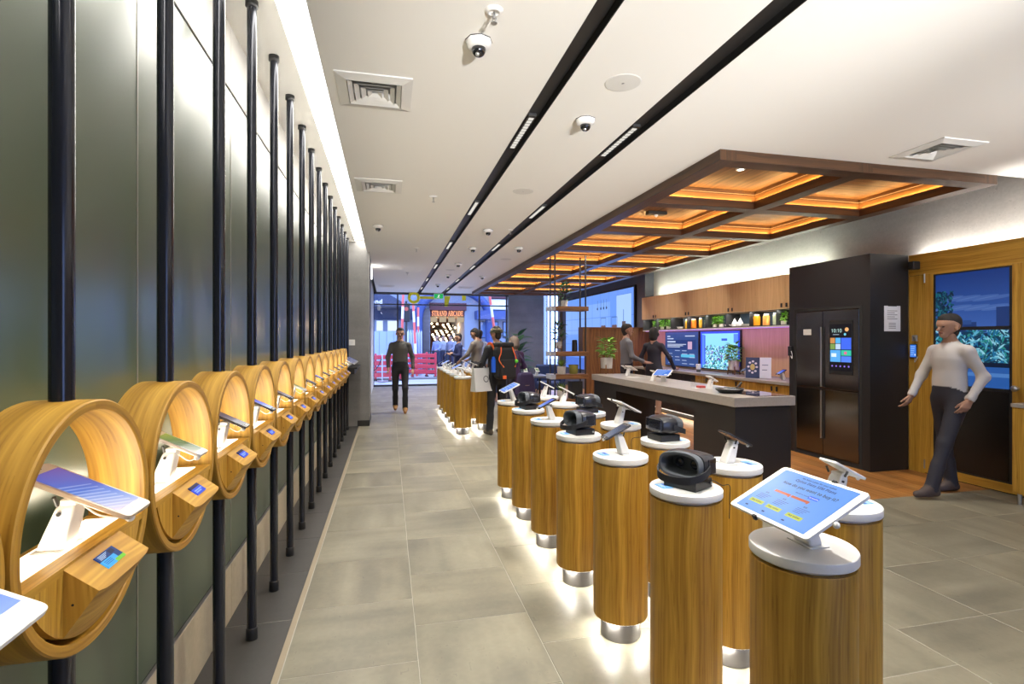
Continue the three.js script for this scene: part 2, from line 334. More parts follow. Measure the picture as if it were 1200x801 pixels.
const infoTex = canvasTex(256, 192, (g, w, h) => {
  g.fillStyle = '#123a78'; g.fillRect(0, 0, w, h);
  g.fillStyle = '#3fa9e8'; g.fillRect(0, h * 0.45, w * 0.72, h * 0.55); g.fillStyle = '#7cc83c'; g.fillRect(w * 0.5, h * 0.78, w * 0.5, h * 0.22);
  g.fillStyle = '#cfe8ff'; for (let k = 0; k < 4; k++) g.fillRect(w * 0.08, h * (0.1 + k * 0.08), w * (0.5 - k * 0.07), 6);
  g.fillStyle = '#0c1c44'; g.fillRect(w * 0.62, h * 0.08, w * 0.26, h * 0.3); g.fillStyle = '#1b4fa8'; for (let k = 0; k < 3; k++) g.fillRect(w * 0.08, h * (0.55 + k * 0.1), w * 0.4, 7);
});
const infoTexBlue = canvasTex(128, 96, (g, w, h) => { g.fillStyle = '#2c4fd8'; g.fillRect(0, 0, w, h); g.fillStyle = '#8fb0ff'; g.fillRect(w * 0.1, h * 0.5, w * 0.8, h * 0.12); g.fillRect(w * 0.1, h * 0.68, w * 0.6, h * 0.12); g.fillStyle = '#101c50'; g.fillRect(0, 0, w, h * 0.3); });

function annulus(rOut, rIn, x0, x1, seg = 72) {              // ring whose axis is x; uv: grain runs round the ring
  const P = [], U = [], I = [], prof = [[rOut, x0 + 0.002], [rOut, x1 - 0.003], [rOut - 0.003, x1], [rIn + 0.003, x1], [rIn, x1 - 0.003], [rIn, x0 + 0.002], [rIn + 0.002, x0], [rOut - 0.002, x0]];
  const faces = prof.map((p, i) => [p, prof[(i + 1) % prof.length]]);
  let across = 0;
  for (const [p, q] of faces) {
    const w = Math.hypot(q[0] - p[0], q[1] - p[1]), base = P.length / 3;
    for (let j = 0; j <= seg; j++) {
      const t = j / seg * Math.PI * 2, len = t * rOut;
      P.push(p[1], Math.cos(t) * p[0], Math.sin(t) * p[0], q[1], Math.cos(t) * q[0], Math.sin(t) * q[0]);
      U.push(across, len, across + w, len);
      if (j < seg) { const a = base + j * 2; I.push(a, a + 1, a + 2, a + 1, a + 3, a + 2); }
    }
    across += w;
  }
  const g = new THREE.BufferGeometry(); g.setAttribute('position', new THREE.Float32BufferAttribute(P, 3)); g.setAttribute('uv', new THREE.Float32BufferAttribute(U, 2)); g.setIndex(I);
  g.computeVertexNormals(); return g;
}
function segmentBoard(r, yTop, x0, x1) {                      // lower part of a disc, below yTop, axis x
  const a0 = Math.acos(yTop / r), s = [];
  for (let k = 0; k <= 28; k++) { const t = a0 + (2 * Math.PI - 2 * a0) * k / 28; s.push([-Math.sin(t) * r, Math.cos(t) * r]); }
  const g = extr(s, x1 - x0); g.rotateY(Math.PI / 2); return uvm(T(g, x0, 0, 0), 'y');
}
const SH = 1.063 - RC;                                         // shelf top relative to the ring centre
function screenBox() {                                         // wedge that juts from the front board and carries the small screen
  const P = [], I = [], n = 12, hw = 0.108, xf = RX1, rows = 4;
  for (let k = 0; k <= n; k++) {
    const s = -1 + 2 * k / n, z = s * hw, bulge = 0.006 * (1 - Math.pow(Math.abs(s), 6)) ;
    const yc = -Math.sqrt(0.2215 ** 2 - z * z);
    P.push(xf - 0.004, SH - 0.006, z, xf + 0.056 + bulge, SH - 0.052 - bulge * 0.7, z, xf + 0.052 + bulge, SH - 0.058 - bulge * 0.7, z, xf - 0.004, yc, z);
  }
  for (let k = 0; k < n; k++) for (let j = 0; j < rows; j++) { const a = k * rows + j, b = k * rows + (j + 1) % rows; I.push(a, a + rows, b, b, a + rows, b + rows); }
  for (const [k, f] of [[0, 1], [n, 0]]) { const a = k * rows; if (f) I.push(a, a + 1, a + 2, a, a + 2, a + 3); else I.push(a, a + 2, a + 1, a, a + 3, a + 2); }
  const g = new THREE.BufferGeometry(); g.setAttribute('position', new THREE.Float32BufferAttribute(P, 3)); g.setIndex(I);
  const q = toCreasedNormals(g, 0.6); return uvm(q, 'z');
}
const ringGeo = annulus(RO, RI, RX0, RX1), boardGeo = segmentBoard(0.2215, SH - 0.004, RX1 - 0.02, RX1 - 0.004), wedgeGeo = screenBox();
const backBoard = segmentBoard(0.2315, SH - 0.02, RX0 + 0.002, RX0 + 0.02);
const gapGeo = segmentBoard(0.2326, SH - 0.018, RX0 + 0.022, RX1 - 0.075);
const shelfGeo = (() => { const hw = Math.sqrt(RI * RI - SH * SH) - 0.001; return bb(RX0, RX1 - 0.0035, SH - 0.016, SH - 0.0005, -hw, hw, 'z'); })();
const lightPanelGeo = (() => { const hw = 0.19; return bb(RX0 + 0.014, RX1 - 0.04, SH - 0.0004, SH + 0.0008, -hw, hw); })();
const standMat = std({ color: lin(0.8, 0.79, 0.77), roughness: 0.4 });
// post: a leaning flattened post with a rounded head; base at origin, head leans towards +x
function postGeo(h, lean, w0 = 0.03, w1 = 0.026, t = 0.034) {
  const g = new RoundedBoxGeometry(1, 1, 1, 3, 0.16), p = g.attributes.position;
  for (let i = 0; i < p.count; i++) { const s = p.getY(i) + 0.5, w = w0 + (w1 - w0) * s; p.setXYZ(i, p.getX(i) * (t + 0.018 * (1 - s)) + lean * s, s * h, p.getZ(i) * w * 2); }
  g.computeVertexNormals(); return g;
}
function phoneStand(label, group) {                            // origin on the shelf; lies below the phone
  const s = thing('phone_stand', label, 'phone stand', [0, 0, 0], 0, group);
  mesh('post', postGeo(0.098, 0.03), standMat, s);
  mesh('foot_plate', T(new RoundedBoxGeometry(0.058, 0.004, 0.085, 2, 0.0018), 0, 0.002, 0), standMat, s);
  const head = mesh('clamp_head', T(new RoundedBoxGeometry(0.03, 0.014, 0.05, 2, 0.004), 0.033, 0.1, 0).rotateZ(0), standMat, s);
  for (const e of [-1, 1]) mesh('clamp_arm', rod([0.02, 0.098, e * 0.035], [0.02, 0.118, e * 0.046], 0.004, 6), M.black, s);
  mesh('screw', rod([0.019, 0.078, 0.0265], [0.019, 0.078, 0.031], 0.004, 10), M.black, s);
  return s;
}
function phone(len, wid, th, bodyMat, scr, label, group, cat = 'phone', name = 'phone') {   // long side along x, screen up, origin at the middle
  const p = thing(name, label, cat, [0, 0, 0], 0, group);
  const s = new THREE.ExtrudeGeometry(rrect(len, wid, Math.min(wid * 0.13, 0.014)), { depth: th, bevelEnabled: true, bevelSize: 0.0012, bevelThickness: 0.0012, bevelSegments: 2, curveSegments: 5 });
  s.rotateX(-Math.PI / 2); s.translate(0, -th / 2, 0);
  mesh('body', s, bodyMat, p);
  const pl = new THREE.PlaneGeometry(len * 0.78, wid * 0.9); pl.rotateX(-Math.PI / 2); pl.translate(-len * 0.005, th / 2 + 0.0016, 0);
  mesh('screen', pl, scr, p);
  mesh('home_button', cyl(wid * 0.07, wid * 0.07, 0.0006, len * 0.445, th / 2 + 0.0014, 0, 16), M.steel, p);
  mesh('earpiece', T(new THREE.BoxGeometry(0.002, 0.0006, wid * 0.2), -len * 0.45, th / 2 + 0.0014, 0), M.matBlack, p);
  return p;
}
const goldBody = std({ color: lin(0.55, 0.46, 0.38), roughness: 0.3, metalness: 0.4 }), darkBody = std({ color: lin(0.03, 0.03, 0.035), roughness: 0.25 }), silverBody = std({ color: lin(0.6, 0.6, 0.62), roughness: 0.3, metalness: 0.5 });
const ringGlow = glowMat(1, 0.9, 0.72, 2.6);
const NR = 13;                                                 // rings after the one that holds the gold phone
let ring0, pole0, stand0; const phones0 = [];
for (let k = -1; k <= 15; k++) {
  const z = Z0 - k * PITCH, hasRing = k <= NR;
  const where = k === 0 ? 'with the ring that holds the big gold phone' : k < 0 ? 'beside the rear window, before the gold phone ring' : `${ORD[k - 1]} after the gold phone ring`;
  const pole = thing('black_pole', `black metal floor to ceiling pole, ${k === 0 ? 'carrying the ring that holds the big gold phone' : where}`, 'pole', [POLE_X, 0, z], 0, 'black poles along the glass wall');
  const upper = hasRing ? RC + RO - 0.002 : 0.95;
  if (hasRing) mesh('pole_section', cyl(0.0225, 0.0225, CEIL_L - 0.03 - upper, 0, (CEIL_L - 0.03 + upper) / 2, 0, 24), M.pole, pole);
  const lowTop = hasRing ? RC - RO + 0.002 : CEIL_L - 0.03;
  mesh('pole_section', cyl(0.0225, 0.0225, lowTop - 0.05, 0, (lowTop + 0.05) / 2, 0, 24), M.pole, pole);
  mesh('floor_collar', lathe([[0.0225, 0.06], [0.027, 0.055], [0.027, 0.0], [0, 0]], 24), M.black, pole);
  mesh('ceiling_collar', lathe([[0, CEIL_L], [0.03, CEIL_L], [0.03, CEIL_L - 0.03], [0.0225, CEIL_L - 0.035]], 24), M.black, pole);
  if (!hasRing) continue;
  const lab = k === 0 ? 'round oak display ring holding the big gold phone' : k < 0 ? 'oak display ring beside the rear window, before the gold phone ring' : `oak display ring, ${where}`;
  const r = thing('display_ring', lab, 'display ring', [POLE_X, RC, z], 0, 'oak display rings on the poles');
  mesh('ring', ringGeo, M.oak, r);
  mesh('front_board', boardGeo, M.oak2, r); mesh('inner_core', gapGeo, M.oak2, r); mesh('back_board', backBoard, M.oak2, r);
  mesh('shelf', shelfGeo, M.oak2, r);
  mesh('light_panel', lightPanelGeo, ringGlow, r).userData.label = 'glowing white shelf panel';
  const wd = mesh('screen_box', wedgeGeo, M.oak2, r);
  const tilt = Math.atan2(0.046, 0.060);
  const sg = new THREE.BoxGeometry(0.036, 0.003, 0.07); const sc = mesh('info_screen', sg, screenMat(k === 0 ? infoTex : infoTexBlue, 1.1), wd);
  sg.rotateY(0); sc.rotation.z = -tilt; sc.position.set(RX1 + 0.026, SH - 0.0268, 0);
  { const uv = sg.attributes.uv, p = sg.attributes.position; for (let i = 0; i < uv.count; i++) uv.setXY(i, 0.5 - p.getZ(i) / 0.07, 0.5 - p.getX(i) / 0.036); }
  mesh('speaker_hole', rod([RX1 + 0.012, SH - 0.075, 0.1075], [RX1 + 0.012, SH - 0.075, 0.1087], 0.0025, 8), M.matBlack, wd);
  area(0.068, 0.37, lin(1, 0.86, 0.62), L.ring, [POLE_X - 0.01, RC + SH + 0.004, z], [0, 1, 0]);
  // stand and phone
  const st = stand0 ? copyOf(stand0, [0, 0, 0], 0) : (stand0 = phoneStand('', 'stands in the display rings'));
  st.position.set(POLE_X - 0.01, RC + SH + 0.0009, z);
  st.userData.label = `white phone stand inside ${k === 0 ? 'the ring with the big gold phone' : k < 0 ? 'the ring beside the rear window' : 'the display ring ' + where}`;
  let ph;
  const pl = k === 0 ? 'big gold phone with purple and blue screen lying on its stand' : k < 0 ? 'white tablet in the ring beside the rear window' : `${['dark', 'silver', 'dark', 'blue lit dark'][k % 4]} phone in the display ring ${where}`;
  if (k <= 0) ph = phone(k ? 0.29 : 0.222, k ? 0.2 : 0.104, 0.007, k === 0 ? goldBody : M.white, screenMat(phoneScreens[k === 0 ? 0 : 3], 1.0), pl, 'phones in the display rings');
  else if (phones0[k % 4]) ph = copyOf(phones0[k % 4], [0, 0, 0], 0, pl);
  else ph = phones0[k % 4] = phone(0.148, 0.072, 0.007, [darkBody, silverBody, darkBody, darkBody][k % 4], screenMat(phoneScreens[[2, 1, 2, 3][k % 4]], [0.5, 0.8, 0.4, 1][k % 4]), pl, 'phones in the display rings');
  ph.position.set(POLE_X + (k < 0 ? 0.075 : k ? 0.04 : 0.045), RC + SH + (k < 0 ? 0.125 : k ? 0.1145 : 0.117), z); ph.rotation.z = -0.46;
  // security puck and cable under the phone's front end
  const c = mesh('security_puck', mg([T(new THREE.SphereGeometry(0.009, 12, 8), k <= 0 ? 0.105 : 0.066, -0.011, 0.02), tube([[k <= 0 ? 0.105 : 0.066, -0.012, 0.02], [0.05, -0.03, 0.015], [0.01, -0.03, 0.0]], 0.002, 12, 5)]), M.white, ph);
}
// dark shelf with devices between the last poles and the pier
{
  const za = Z0 - 13.6 * PITCH, zb = -9.43;
  const t = thing('device_shelf', 'black shelf with devices on the last poles before the grey pier', 'shelf', [POLE_X, 0, (za + zb) / 2]);
  const hz = (za - zb) / 2;
  mesh('shelf_board', rb(-0.15, 0.2, 1.05, 1.075, -hz, hz, 0.004), M.charcoal, t);
  mesh('shelf_body', rb(-0.05, 0.16, 0.97, 1.05, -hz + 0.02, hz - 0.02, 0.004), M.black, t);
  mesh('shelf_bracket', bb(-0.15, -0.14, 0.95, 1.05, -hz, hz), M.black, t);
  for (let k = 0; k < 4; k++) {
    const p = phone(0.2, 0.13, 0.006, silverBody, screenMat(phoneScreens[3], 0.5), `silver tablet on the black shelf by the grey pier, ${ORD[k]} from the pier`, 'tablets on the black shelf', 'tablet', 'tablet');
    p.position.set(POLE_X + 0.08, 1.175, zb + 0.17 + k * 0.3); p.rotation.z = -0.5;
    const s = copyOf(stand0, [POLE_X + 0.03, 1.0755, zb + 0.17 + k * 0.3], 0, `white tablet stand on the black shelf by the grey pier, ${ORD[k]} from the pier`, 'stands on the black shelf');
  }
  const sw = thing('wall_switch', 'small white switch plate on the grey pier', 'switch', [-0.61, 1.45, -9.45]);
  const q = atZ(412.5, 401, -9.45); sw.position.set(q[0], q[1], -9.45);
  mesh('plate', T(new RoundedBoxGeometry(0.1, 0.1, 0.01, 2, 0.004), 0, 0, 0.005), M.white, sw); mesh('rocker', T(new RoundedBoxGeometry(0.05, 0.05, 0.008, 1, 0.002), 0, 0, 0.011), M.capWhite, sw);
}

// ---------- pedestals with tablets, phones and virtual reality headsets
const tabletTex = canvasTex(1024, 736, (g, w, h) => {
  g.fillStyle = '#679ff0'; g.fillRect(0, 0, w, h);
  g.textAlign = 'center'; g.fillStyle = '#1b3f9a';
  g.fillStyle = '#0d2470'; g.font = 'bold 32px sans-serif'; g.fillText('We have a plan for your tablet', w * 0.53, 62);
  g.font = 'bold 54px sans-serif'; g.fillText('Optus Data SIM Plans', w * 0.53, 122);
  g.fillStyle = '#080c28'; g.font = 'bold 58px sans-serif'; g.fillText('How do you want to buy it?', w * 0.53, 210);
  g.fillStyle = '#0d2470'; g.font = 'bold 24px sans-serif'; g.fillText('Month to month', w * 0.52, 282);
  g.fillStyle = '#1d5ff0'; g.fillRect(w * 0.61, 252, 132, 46); g.fillStyle = '#ffffff'; g.fillText('12 months', w * 0.675, 283);
  g.fillStyle = '#c2541e'; g.fillRect(w * 0.2, 330, 230, 34); g.fillRect(w * 0.44, 330, 250, 34); g.fillRect(w * 0.405, 364, 22, 12); g.fillRect(w * 0.66, 364, 22, 12);
  [0.14, 0.4, 0.69].forEach((x, k) => {
    g.fillStyle = '#10204c'; g.font = 'bold 30px sans-serif'; g.fillText(['$15', '$25', '$35'][k], w * (x + 0.02), 432);
    g.fillStyle = '#1d3f96'; for (let j = 0; j < 4; j++) g.fillRect(w * (x - 0.05), 455 + j * 22, 170 - j * 22, 6);
    g.fillStyle = '#b9c63a'; g.fillRect(w * (x - 0.07), 560, 210, 56); g.fillStyle = '#10200c'; g.font = 'bold 30px sans-serif'; g.fillText('Buy online', w * (x + 0.032), 596);
    g.fillStyle = '#16307c'; g.fillRect(w * (x - 0.04), 672, 40, 18);
  });
});
const appTex = canvasTex(256, 192, (g, w, h) => { g.fillStyle = '#3d7fe8'; g.fillRect(0, 0, w, h); g.fillStyle = '#a9d0ff'; for (let k = 0; k < 5; k++) g.fillRect(20, 24 + k * 32, w - 60 - k * 18, 9); g.fillStyle = '#e8f2ff'; g.fillRect(w - 70, h - 50, 50, 26); });
const capTex = canvasTex(128, 96, (g, w, h) => { g.fillStyle = '#7cc4f2'; g.fillRect(0, 0, w, h); g.fillStyle = '#1c56c0'; g.fillRect(8, 8, 60, 30); g.fillStyle = '#e6f4ff'; g.fillRect(8, 50, 90, 8); g.fillRect(8, 66, 70, 8); });

const PR = 0.137, PT = 0.915;
const drumGeo = (() => {
  const seg = 56, pts = [[PR - 0.02, 0.108], [PR - 0.002, 0.108], [PR, 0.112], [PR, 0.872], [PR - 0.002, 0.875]], P = [], U = [], I = [];
  let len = 0;
  pts.forEach((p, i) => { if (i) len += Math.hypot(p[0] - pts[i - 1][0], p[1] - pts[i - 1][1]); for (let j = 0; j <= seg; j++) { const t = j / seg * 2 * Math.PI; P.push(Math.cos(t) * p[0], p[1], -Math.sin(t) * p[0]); U.push(t * PR, len); } });
  for (let i = 0; i < pts.length - 1; i++) for (let j = 0; j < seg; j++) { const a = i * (seg + 1) + j, b = a + seg + 1; I.push(a, a + 1, b, a + 1, b + 1, b); }
  const g = new THREE.BufferGeometry(); g.setAttribute('position', new THREE.Float32BufferAttribute(P, 3)); g.setAttribute('uv', new THREE.Float32BufferAttribute(U, 2)); g.setIndex(I); g.computeVertexNormals(); return g;
})();
const baseMat = std({ color: lin(0.14, 0.132, 0.128), roughness: 0.45 }), underGlow = glowMat(1, 0.97, 0.9, 3);
function uvTop(g, len, wid) { const uv = g.attributes.uv, p = g.attributes.position; for (let i = 0; i < uv.count; i++) uv.setXY(i, 0.5 - p.getZ(i) / wid, 0.5 - p.getX(i) / len); return g; }
let ped0;
function pedestal(x, z, turn, label) {                          // turn 0: its screen faces +x
  let p = ped0;
  if (!p) {
    p = ped0 = thing('display_pedestal', label, 'pedestal', [x, 0, z], turn, 'oak display pedestals');
    mesh('drum', drumGeo, M.oak, p);
    mesh('plinth', lathe([[0, 0], [0.098, 0], [0.1, 0.003], [0.1, 0.108]], 40), baseMat, p);
    mesh('glow_ring', lathe([[0.101, 0.107], [0.134, 0.107]], 40), underGlow, p).userData.label = 'glowing ring under the drum';
    mesh('neck', cyl(PR - 0.022, PR - 0.022, 0.016, 0, 0.88, 0, 40), M.capWhite, p); mesh('drum_top', lathe([[PR - 0.022, 0.874], [PR - 0.002, 0.875]], 40), M.oak2, p);
    mesh('cap', lathe([[0, 0.886], [PR + 0.001, 0.886], [PR + 0.003, 0.889], [PR + 0.003, 0.911], [PR, PT], [0, PT]], 56), M.capWhite, p);
    mesh('info_screen', T(uvTop(new THREE.BoxGeometry(0.045, 0.0012, 0.07), 0.045, 0.07), 0.085, PT + 0.0007, 0.02), screenMat(capTex, 1.0), p);
  } else p = copyOf(ped0, [x, 0, z], turn, label);
  area(0.19, 0.19, lin(1, 0.95, 0.85), L.under, [x, 0.1045, z], [0, -1, 0]);
  return p;
}
function loft(secs, seg = 36, e = 3, curve = 0) {                // sections across x: [x, width z, height y, y offset]
  const P = [], I = [];
  secs.forEach(([x, w, h, o = 0, cv = curve]) => { for (let j = 0; j < seg; j++) { const t = j / seg * 2 * Math.PI, c = Math.cos(t), s = Math.sin(t), z = Math.sign(c) * Math.pow(Math.abs(c), 2 / e) * w / 2, y = Math.sign(s) * Math.pow(Math.abs(s), 2 / e) * h / 2; P.push(x - cv * (z / 0.09) ** 2, y + o, z); } });
  for (let i = 0; i < secs.length - 1; i++) for (let j = 0; j < seg; j++) { const a = i * seg + j, b = i * seg + (j + 1) % seg; I.push(a, b, a + seg, b, b + seg, a + seg); }
  const g = new THREE.BufferGeometry(); g.setAttribute('position', new THREE.Float32BufferAttribute(P, 3)); g.setIndex(I); g.computeVertexNormals(); return toCreasedNormals(g, 0.7);
}
function ribbon(pts, h, t) {                                      // flat band standing on edge along a curve
  const c = new THREE.CatmullRomCurve3(pts.map((p) => V(...p))), n = 40, P = [], I = [];
  for (let i = 0; i <= n; i++) {
    const p = c.getPoint(i / n), d = c.getTangent(i / n), s = V(-d.z, 0, d.x).normalize().multiplyScalar(t / 2);
    for (const [a, b] of [[1, -1], [1, 1], [-1, 1], [-1, -1]]) P.push(p.x + s.x * a, p.y + b * h / 2, p.z + s.z * a);
  }
  for (let i = 0; i < n; i++) for (let j = 0; j < 4; j++) { const a = i * 4 + j, b = i * 4 + (j + 1) % 4; I.push(a, b, a + 4, b, b + 4, a + 4); }
  I.push(0, 2, 1, 0, 3, 2); const e = n * 4; I.push(e, e + 1, e + 2, e, e + 2, e + 3);
  const g = new THREE.BufferGeometry(); g.setAttribute('position', new THREE.Float32BufferAttribute(P, 3)); g.setIndex(I); return toCreasedNormals(g, 0.6);
}
const vrShell = std({ color: lin(0.022, 0.023, 0.03), roughness: 0.28 }), vrGloss = phys({ color: lin(0.03, 0.035, 0.06), roughness: 0.12, metalness: 0.5, clearcoat: 1 }), vrFoam = std({ color: lin(0.085, 0.095, 0.11), roughness: 0.85 }), strapMat = std({ color: lin(0.012, 0.013, 0.017), roughness: 0.7 });
let vr0;
function headset(x, z, turn, label) {
  if (vr0) return copyOf(vr0, [x, PT, z], turn, label);
  const v = vr0 = thing('headset', label, 'headset', [x, PT, z], turn, 'virtual reality headsets on pedestals');
  const H = 0.092;
  mesh('shell', T(loft([[0.066, 0.001, 0.001], [0.066, 0.14, 0.066], [0.06, 0.17, 0.084], [0.03, 0.186, 0.1], [-0.005, 0.188, 0.104], [-0.03, 0.176, 0.1], [-0.032, 0.15, 0.08]], 40, 3.4), 0, H, 0), vrShell, v);
  mesh('face_cushion', T(loft([[-0.024, 0.172, 0.1, 0, 0.012], [-0.05, 0.182, 0.106, 0, 0.014], [-0.058, 0.174, 0.1, 0, 0.016], [-0.058, 0.158, 0.084, 0, 0.016], [-0.045, 0.148, 0.074, 0, 0.012], [0.0, 0.13, 0.06, 0, 0], [0.0, 0.001, 0.001, 0, 0]], 40, 2.8), 0, H, 0), vrFoam, v);
  const fp = mesh('front_cover', T(new RoundedBoxGeometry(0.012, 0.07, 0.15, 3, 0.005), 0.066, H, 0), vrGloss, v);
  mesh('touch_pad', T(new RoundedBoxGeometry(0.055, 0.06, 0.008, 3, 0.0035), 0.018, H, 0.092), vrGloss, v);
  for (const e of [-1, 1]) mesh('lens', T(new THREE.SphereGeometry(0.02, 16, 10).scale(0.4, 1, 1), -0.004, H, e * 0.033), vrGloss, v);
  mesh('head_strap', ribbon([[0.0, H - 0.005, 0.095], [-0.05, H - 0.022, 0.1], [-0.1, H - 0.04, 0.07], [-0.122, H - 0.046, 0], [-0.1, H - 0.04, -0.07], [-0.05, H - 0.022, -0.1], [0.0, H - 0.005, -0.095]], 0.028, 0.005), strapMat, v);
  mesh('base_block', T(new RoundedBoxGeometry(0.13, 0.037, 0.14, 2, 0.004), 0.0, 0.0186, 0), M.black, v);
  mesh('cable', tube([[0.06, 0.015, 0.05], [0.085, 0.02, 0.06], [0.1, 0.004, 0.09], [0.148, -0.004, 0.1], [0.152, -0.06, 0.1], [0.15, -0.14, 0.098]], 0.0018, 26, 5), M.black, v);
  mesh('cable_knob', T(new THREE.SphereGeometry(0.006, 10, 8), 0.05, 0.018, 0.073), M.steel, v);
  return v;
}
function tabletStand(label, group) {
  const s = thing('tablet_stand', label, 'tablet stand', [0, 0, 0], 0, group);
  mesh('post', postGeo(0.118, 0.035, 0.036, 0.03, 0.028), standMat, s);
  mesh('foot_plate', T(new RoundedBoxGeometry(0.065, 0.004, 0.09, 2, 0.0018), 0, 0.002, 0), standMat, s);
  mesh('clamp_head', T(new RoundedBoxGeometry(0.05, 0.012, 0.06, 2, 0.004).rotateZ(-0.46), 0.038, 0.113, 0), standMat, s);
  mesh('screw', rod([0.022, 0.085, 0.03], [0.022, 0.085, 0.0345], 0.004, 10), M.black, s);
  return s;
}
function clampOn(t, len, wid) {                                 // grips at the device's edges, a part of the tablet's security mount
  for (const s of [-1, 1]) mesh('grip', mg([rod([0.0, -0.006, s * wid * 0.12], [s * len * 0.5, -0.008, s * wid * 0.12], 0.003, 6), T(new RoundedBoxGeometry(0.01, 0.016, 0.014, 2, 0.003), s * (len * 0.5 + 0.003), 0.0, s * wid * 0.12)]), M.black, t);
}
const padKinds = {};
function slab(kind, label, group) {
  const K = { big: [0.224, 0.306, M.white, tabletTex, 1.0], pad: [0.17, 0.24, M.white, appTex, 0.9], phone: [0.15, 0.074, darkBody, phoneScreens[2], 0.35], blue: [0.15, 0.076, darkBody, phoneScreens[3], 0.8], white: [0.15, 0.074, M.white, phoneScreens[1], 0.6] }[kind];
  if (padKinds[kind]) return copyOf(padKinds[kind], [0, 0, 0], 0, label, group);
  const isPad = kind === 'big' || kind === 'pad', p = phone(K[0], K[1], 0.0065, K[2], screenMat(K[3], K[4]), label, group, isPad ? 'tablet' : 'phone', isPad ? 'tablet' : 'phone');
  if (isPad) {
    const sc = p.children.find((c) => c.name === 'screen'); sc.geometry = uvTop(new THREE.PlaneGeometry(K[0] * 0.91, K[1] * 0.87).rotateX(-Math.PI / 2), K[0] * 0.91, K[1] * 0.87).translate(0, 0.0053, 0);
    for (const n of ['home_button', 'earpiece']) p.remove(p.children.find((c) => c.name === n));
    mesh('home_button', cyl(0.006, 0.006, 0.0006, 0, 0.0048, -K[1] * 0.465, 16), M.capWhite, p);
    clampOn(p, K[0], K[1]);
    mesh('security_puck', mg([T(new THREE.SphereGeometry(0.009, 12, 8), 0.02, -0.008, -K[1] * 0.5 - 0.004), rod([0.01, -0.008, -K[1] * 0.45], [0.02, -0.01, -K[1] * 0.5], 0.004, 6)]), M.white, p);
  } else mesh('security_puck', T(new THREE.SphereGeometry(0.007, 10, 8), K[0] * 0.5 + 0.004, -0.004, 0), M.white, p);
  return padKinds[kind] = p;
}
const tabStand0 = {};
function onStand(x, y, z, turn, kind, place, group) {           // turn 0: low edge towards +x
  const isPad = kind === 'big' || kind === 'pad', sl = `white device stand ${place}`;
  const s = isPad ? (tabStand0.t ? copyOf(tabStand0.t, [0, 0, 0], 0, sl, group && 'stands ' + group) : (tabStand0.t = tabletStand(sl, 'stands ' + group))) : copyOf(stand0, [0, 0, 0], 0, sl, 'stands ' + group);
  const dx = Math.cos(turn), dz = -Math.sin(turn);
  s.position.set(x, y, z); s.rotation.y = turn;
  const what = { big: 'large white tablet showing the data plan page', pad: 'white tablet', phone: 'black phone', blue: 'blue screen phone', white: 'white phone' }[kind];
  const d = slab(kind, kind === 'big' ? 'large white tablet showing a data plan page on the foremost pedestal' : `${what} ${place}`, 'devices ' + group);
  const off = isPad ? 0.045 : 0.045, h = isPad ? 0.126 : 0.117;
  d.position.set(x + dx * off, y + h, z + dz * off);
  d.rotation.order = 'YXZ'; d.rotation.set(0, turn, -0.47);
}
{
  const XL = 1.157, XR = 1.583, ZL = -1.268, ZR = -1.572, PP = 0.604;
  const left = ['big', 'vr', 'phone', 'vr', 'blue', 'vr', 'pad'], right = ['white', 'blue', 'vr', 'pad', 'vr', 'white', 'white'];
  for (let k = 0; k < 7; k++) for (const s of [0, 1]) {
    const x = s ? XR : XL, z = (s ? ZR : ZL) - k * PP, kind = (s ? right : left)[k], turn = s ? 0 : Math.PI;
    const place = `${ORD[k]} in the ${s ? 'island' : 'walkway'} row from the plan tablet`;
    pedestal(x, z, turn, `round oak pedestal, ${place}`);
    if (kind === 'vr') headset(x + (s ? -0.01 : 0.01), z, s ? Math.PI + 0.1 : k === 1 ? 0.5 : 0.15, `black headset with strap on pedestal ${place}`);
    else onStand(x - (s ? 0.0 : -0.0) - (s ? 0.02 : -0.02), PT, z, turn, kind, `on pedestal ${place}`, 'on the near pedestals');
  }
  const far = [[1.157, -8.32, 6, 0], [1.56, -8.64, 5, 1]];
  for (const [x, z0, n, s] of far) for (let k = 0; k < n; k++) {
    const place = `${ORD[k]} in the far ${s ? 'inner' : 'walkway'} row from the pedestal gap`;
    pedestal(x, z0 - k * 0.595, s ? 0 : Math.PI, `round oak pedestal, ${place}`);
    onStand(x - (s ? 0.02 : -0.02), PT, z0 - k * 0.595, s ? 0 : Math.PI, ['white', 'pad', 'white', 'white', 'pad', 'phone'][(k + s * 2) % 6], `on pedestal ${place}`, 'on the far pedestals');
  }
}
ped0.remove(ped0.children.find((c) => c.name === 'info_screen'));   // the foremost pedestal carries only the large tablet

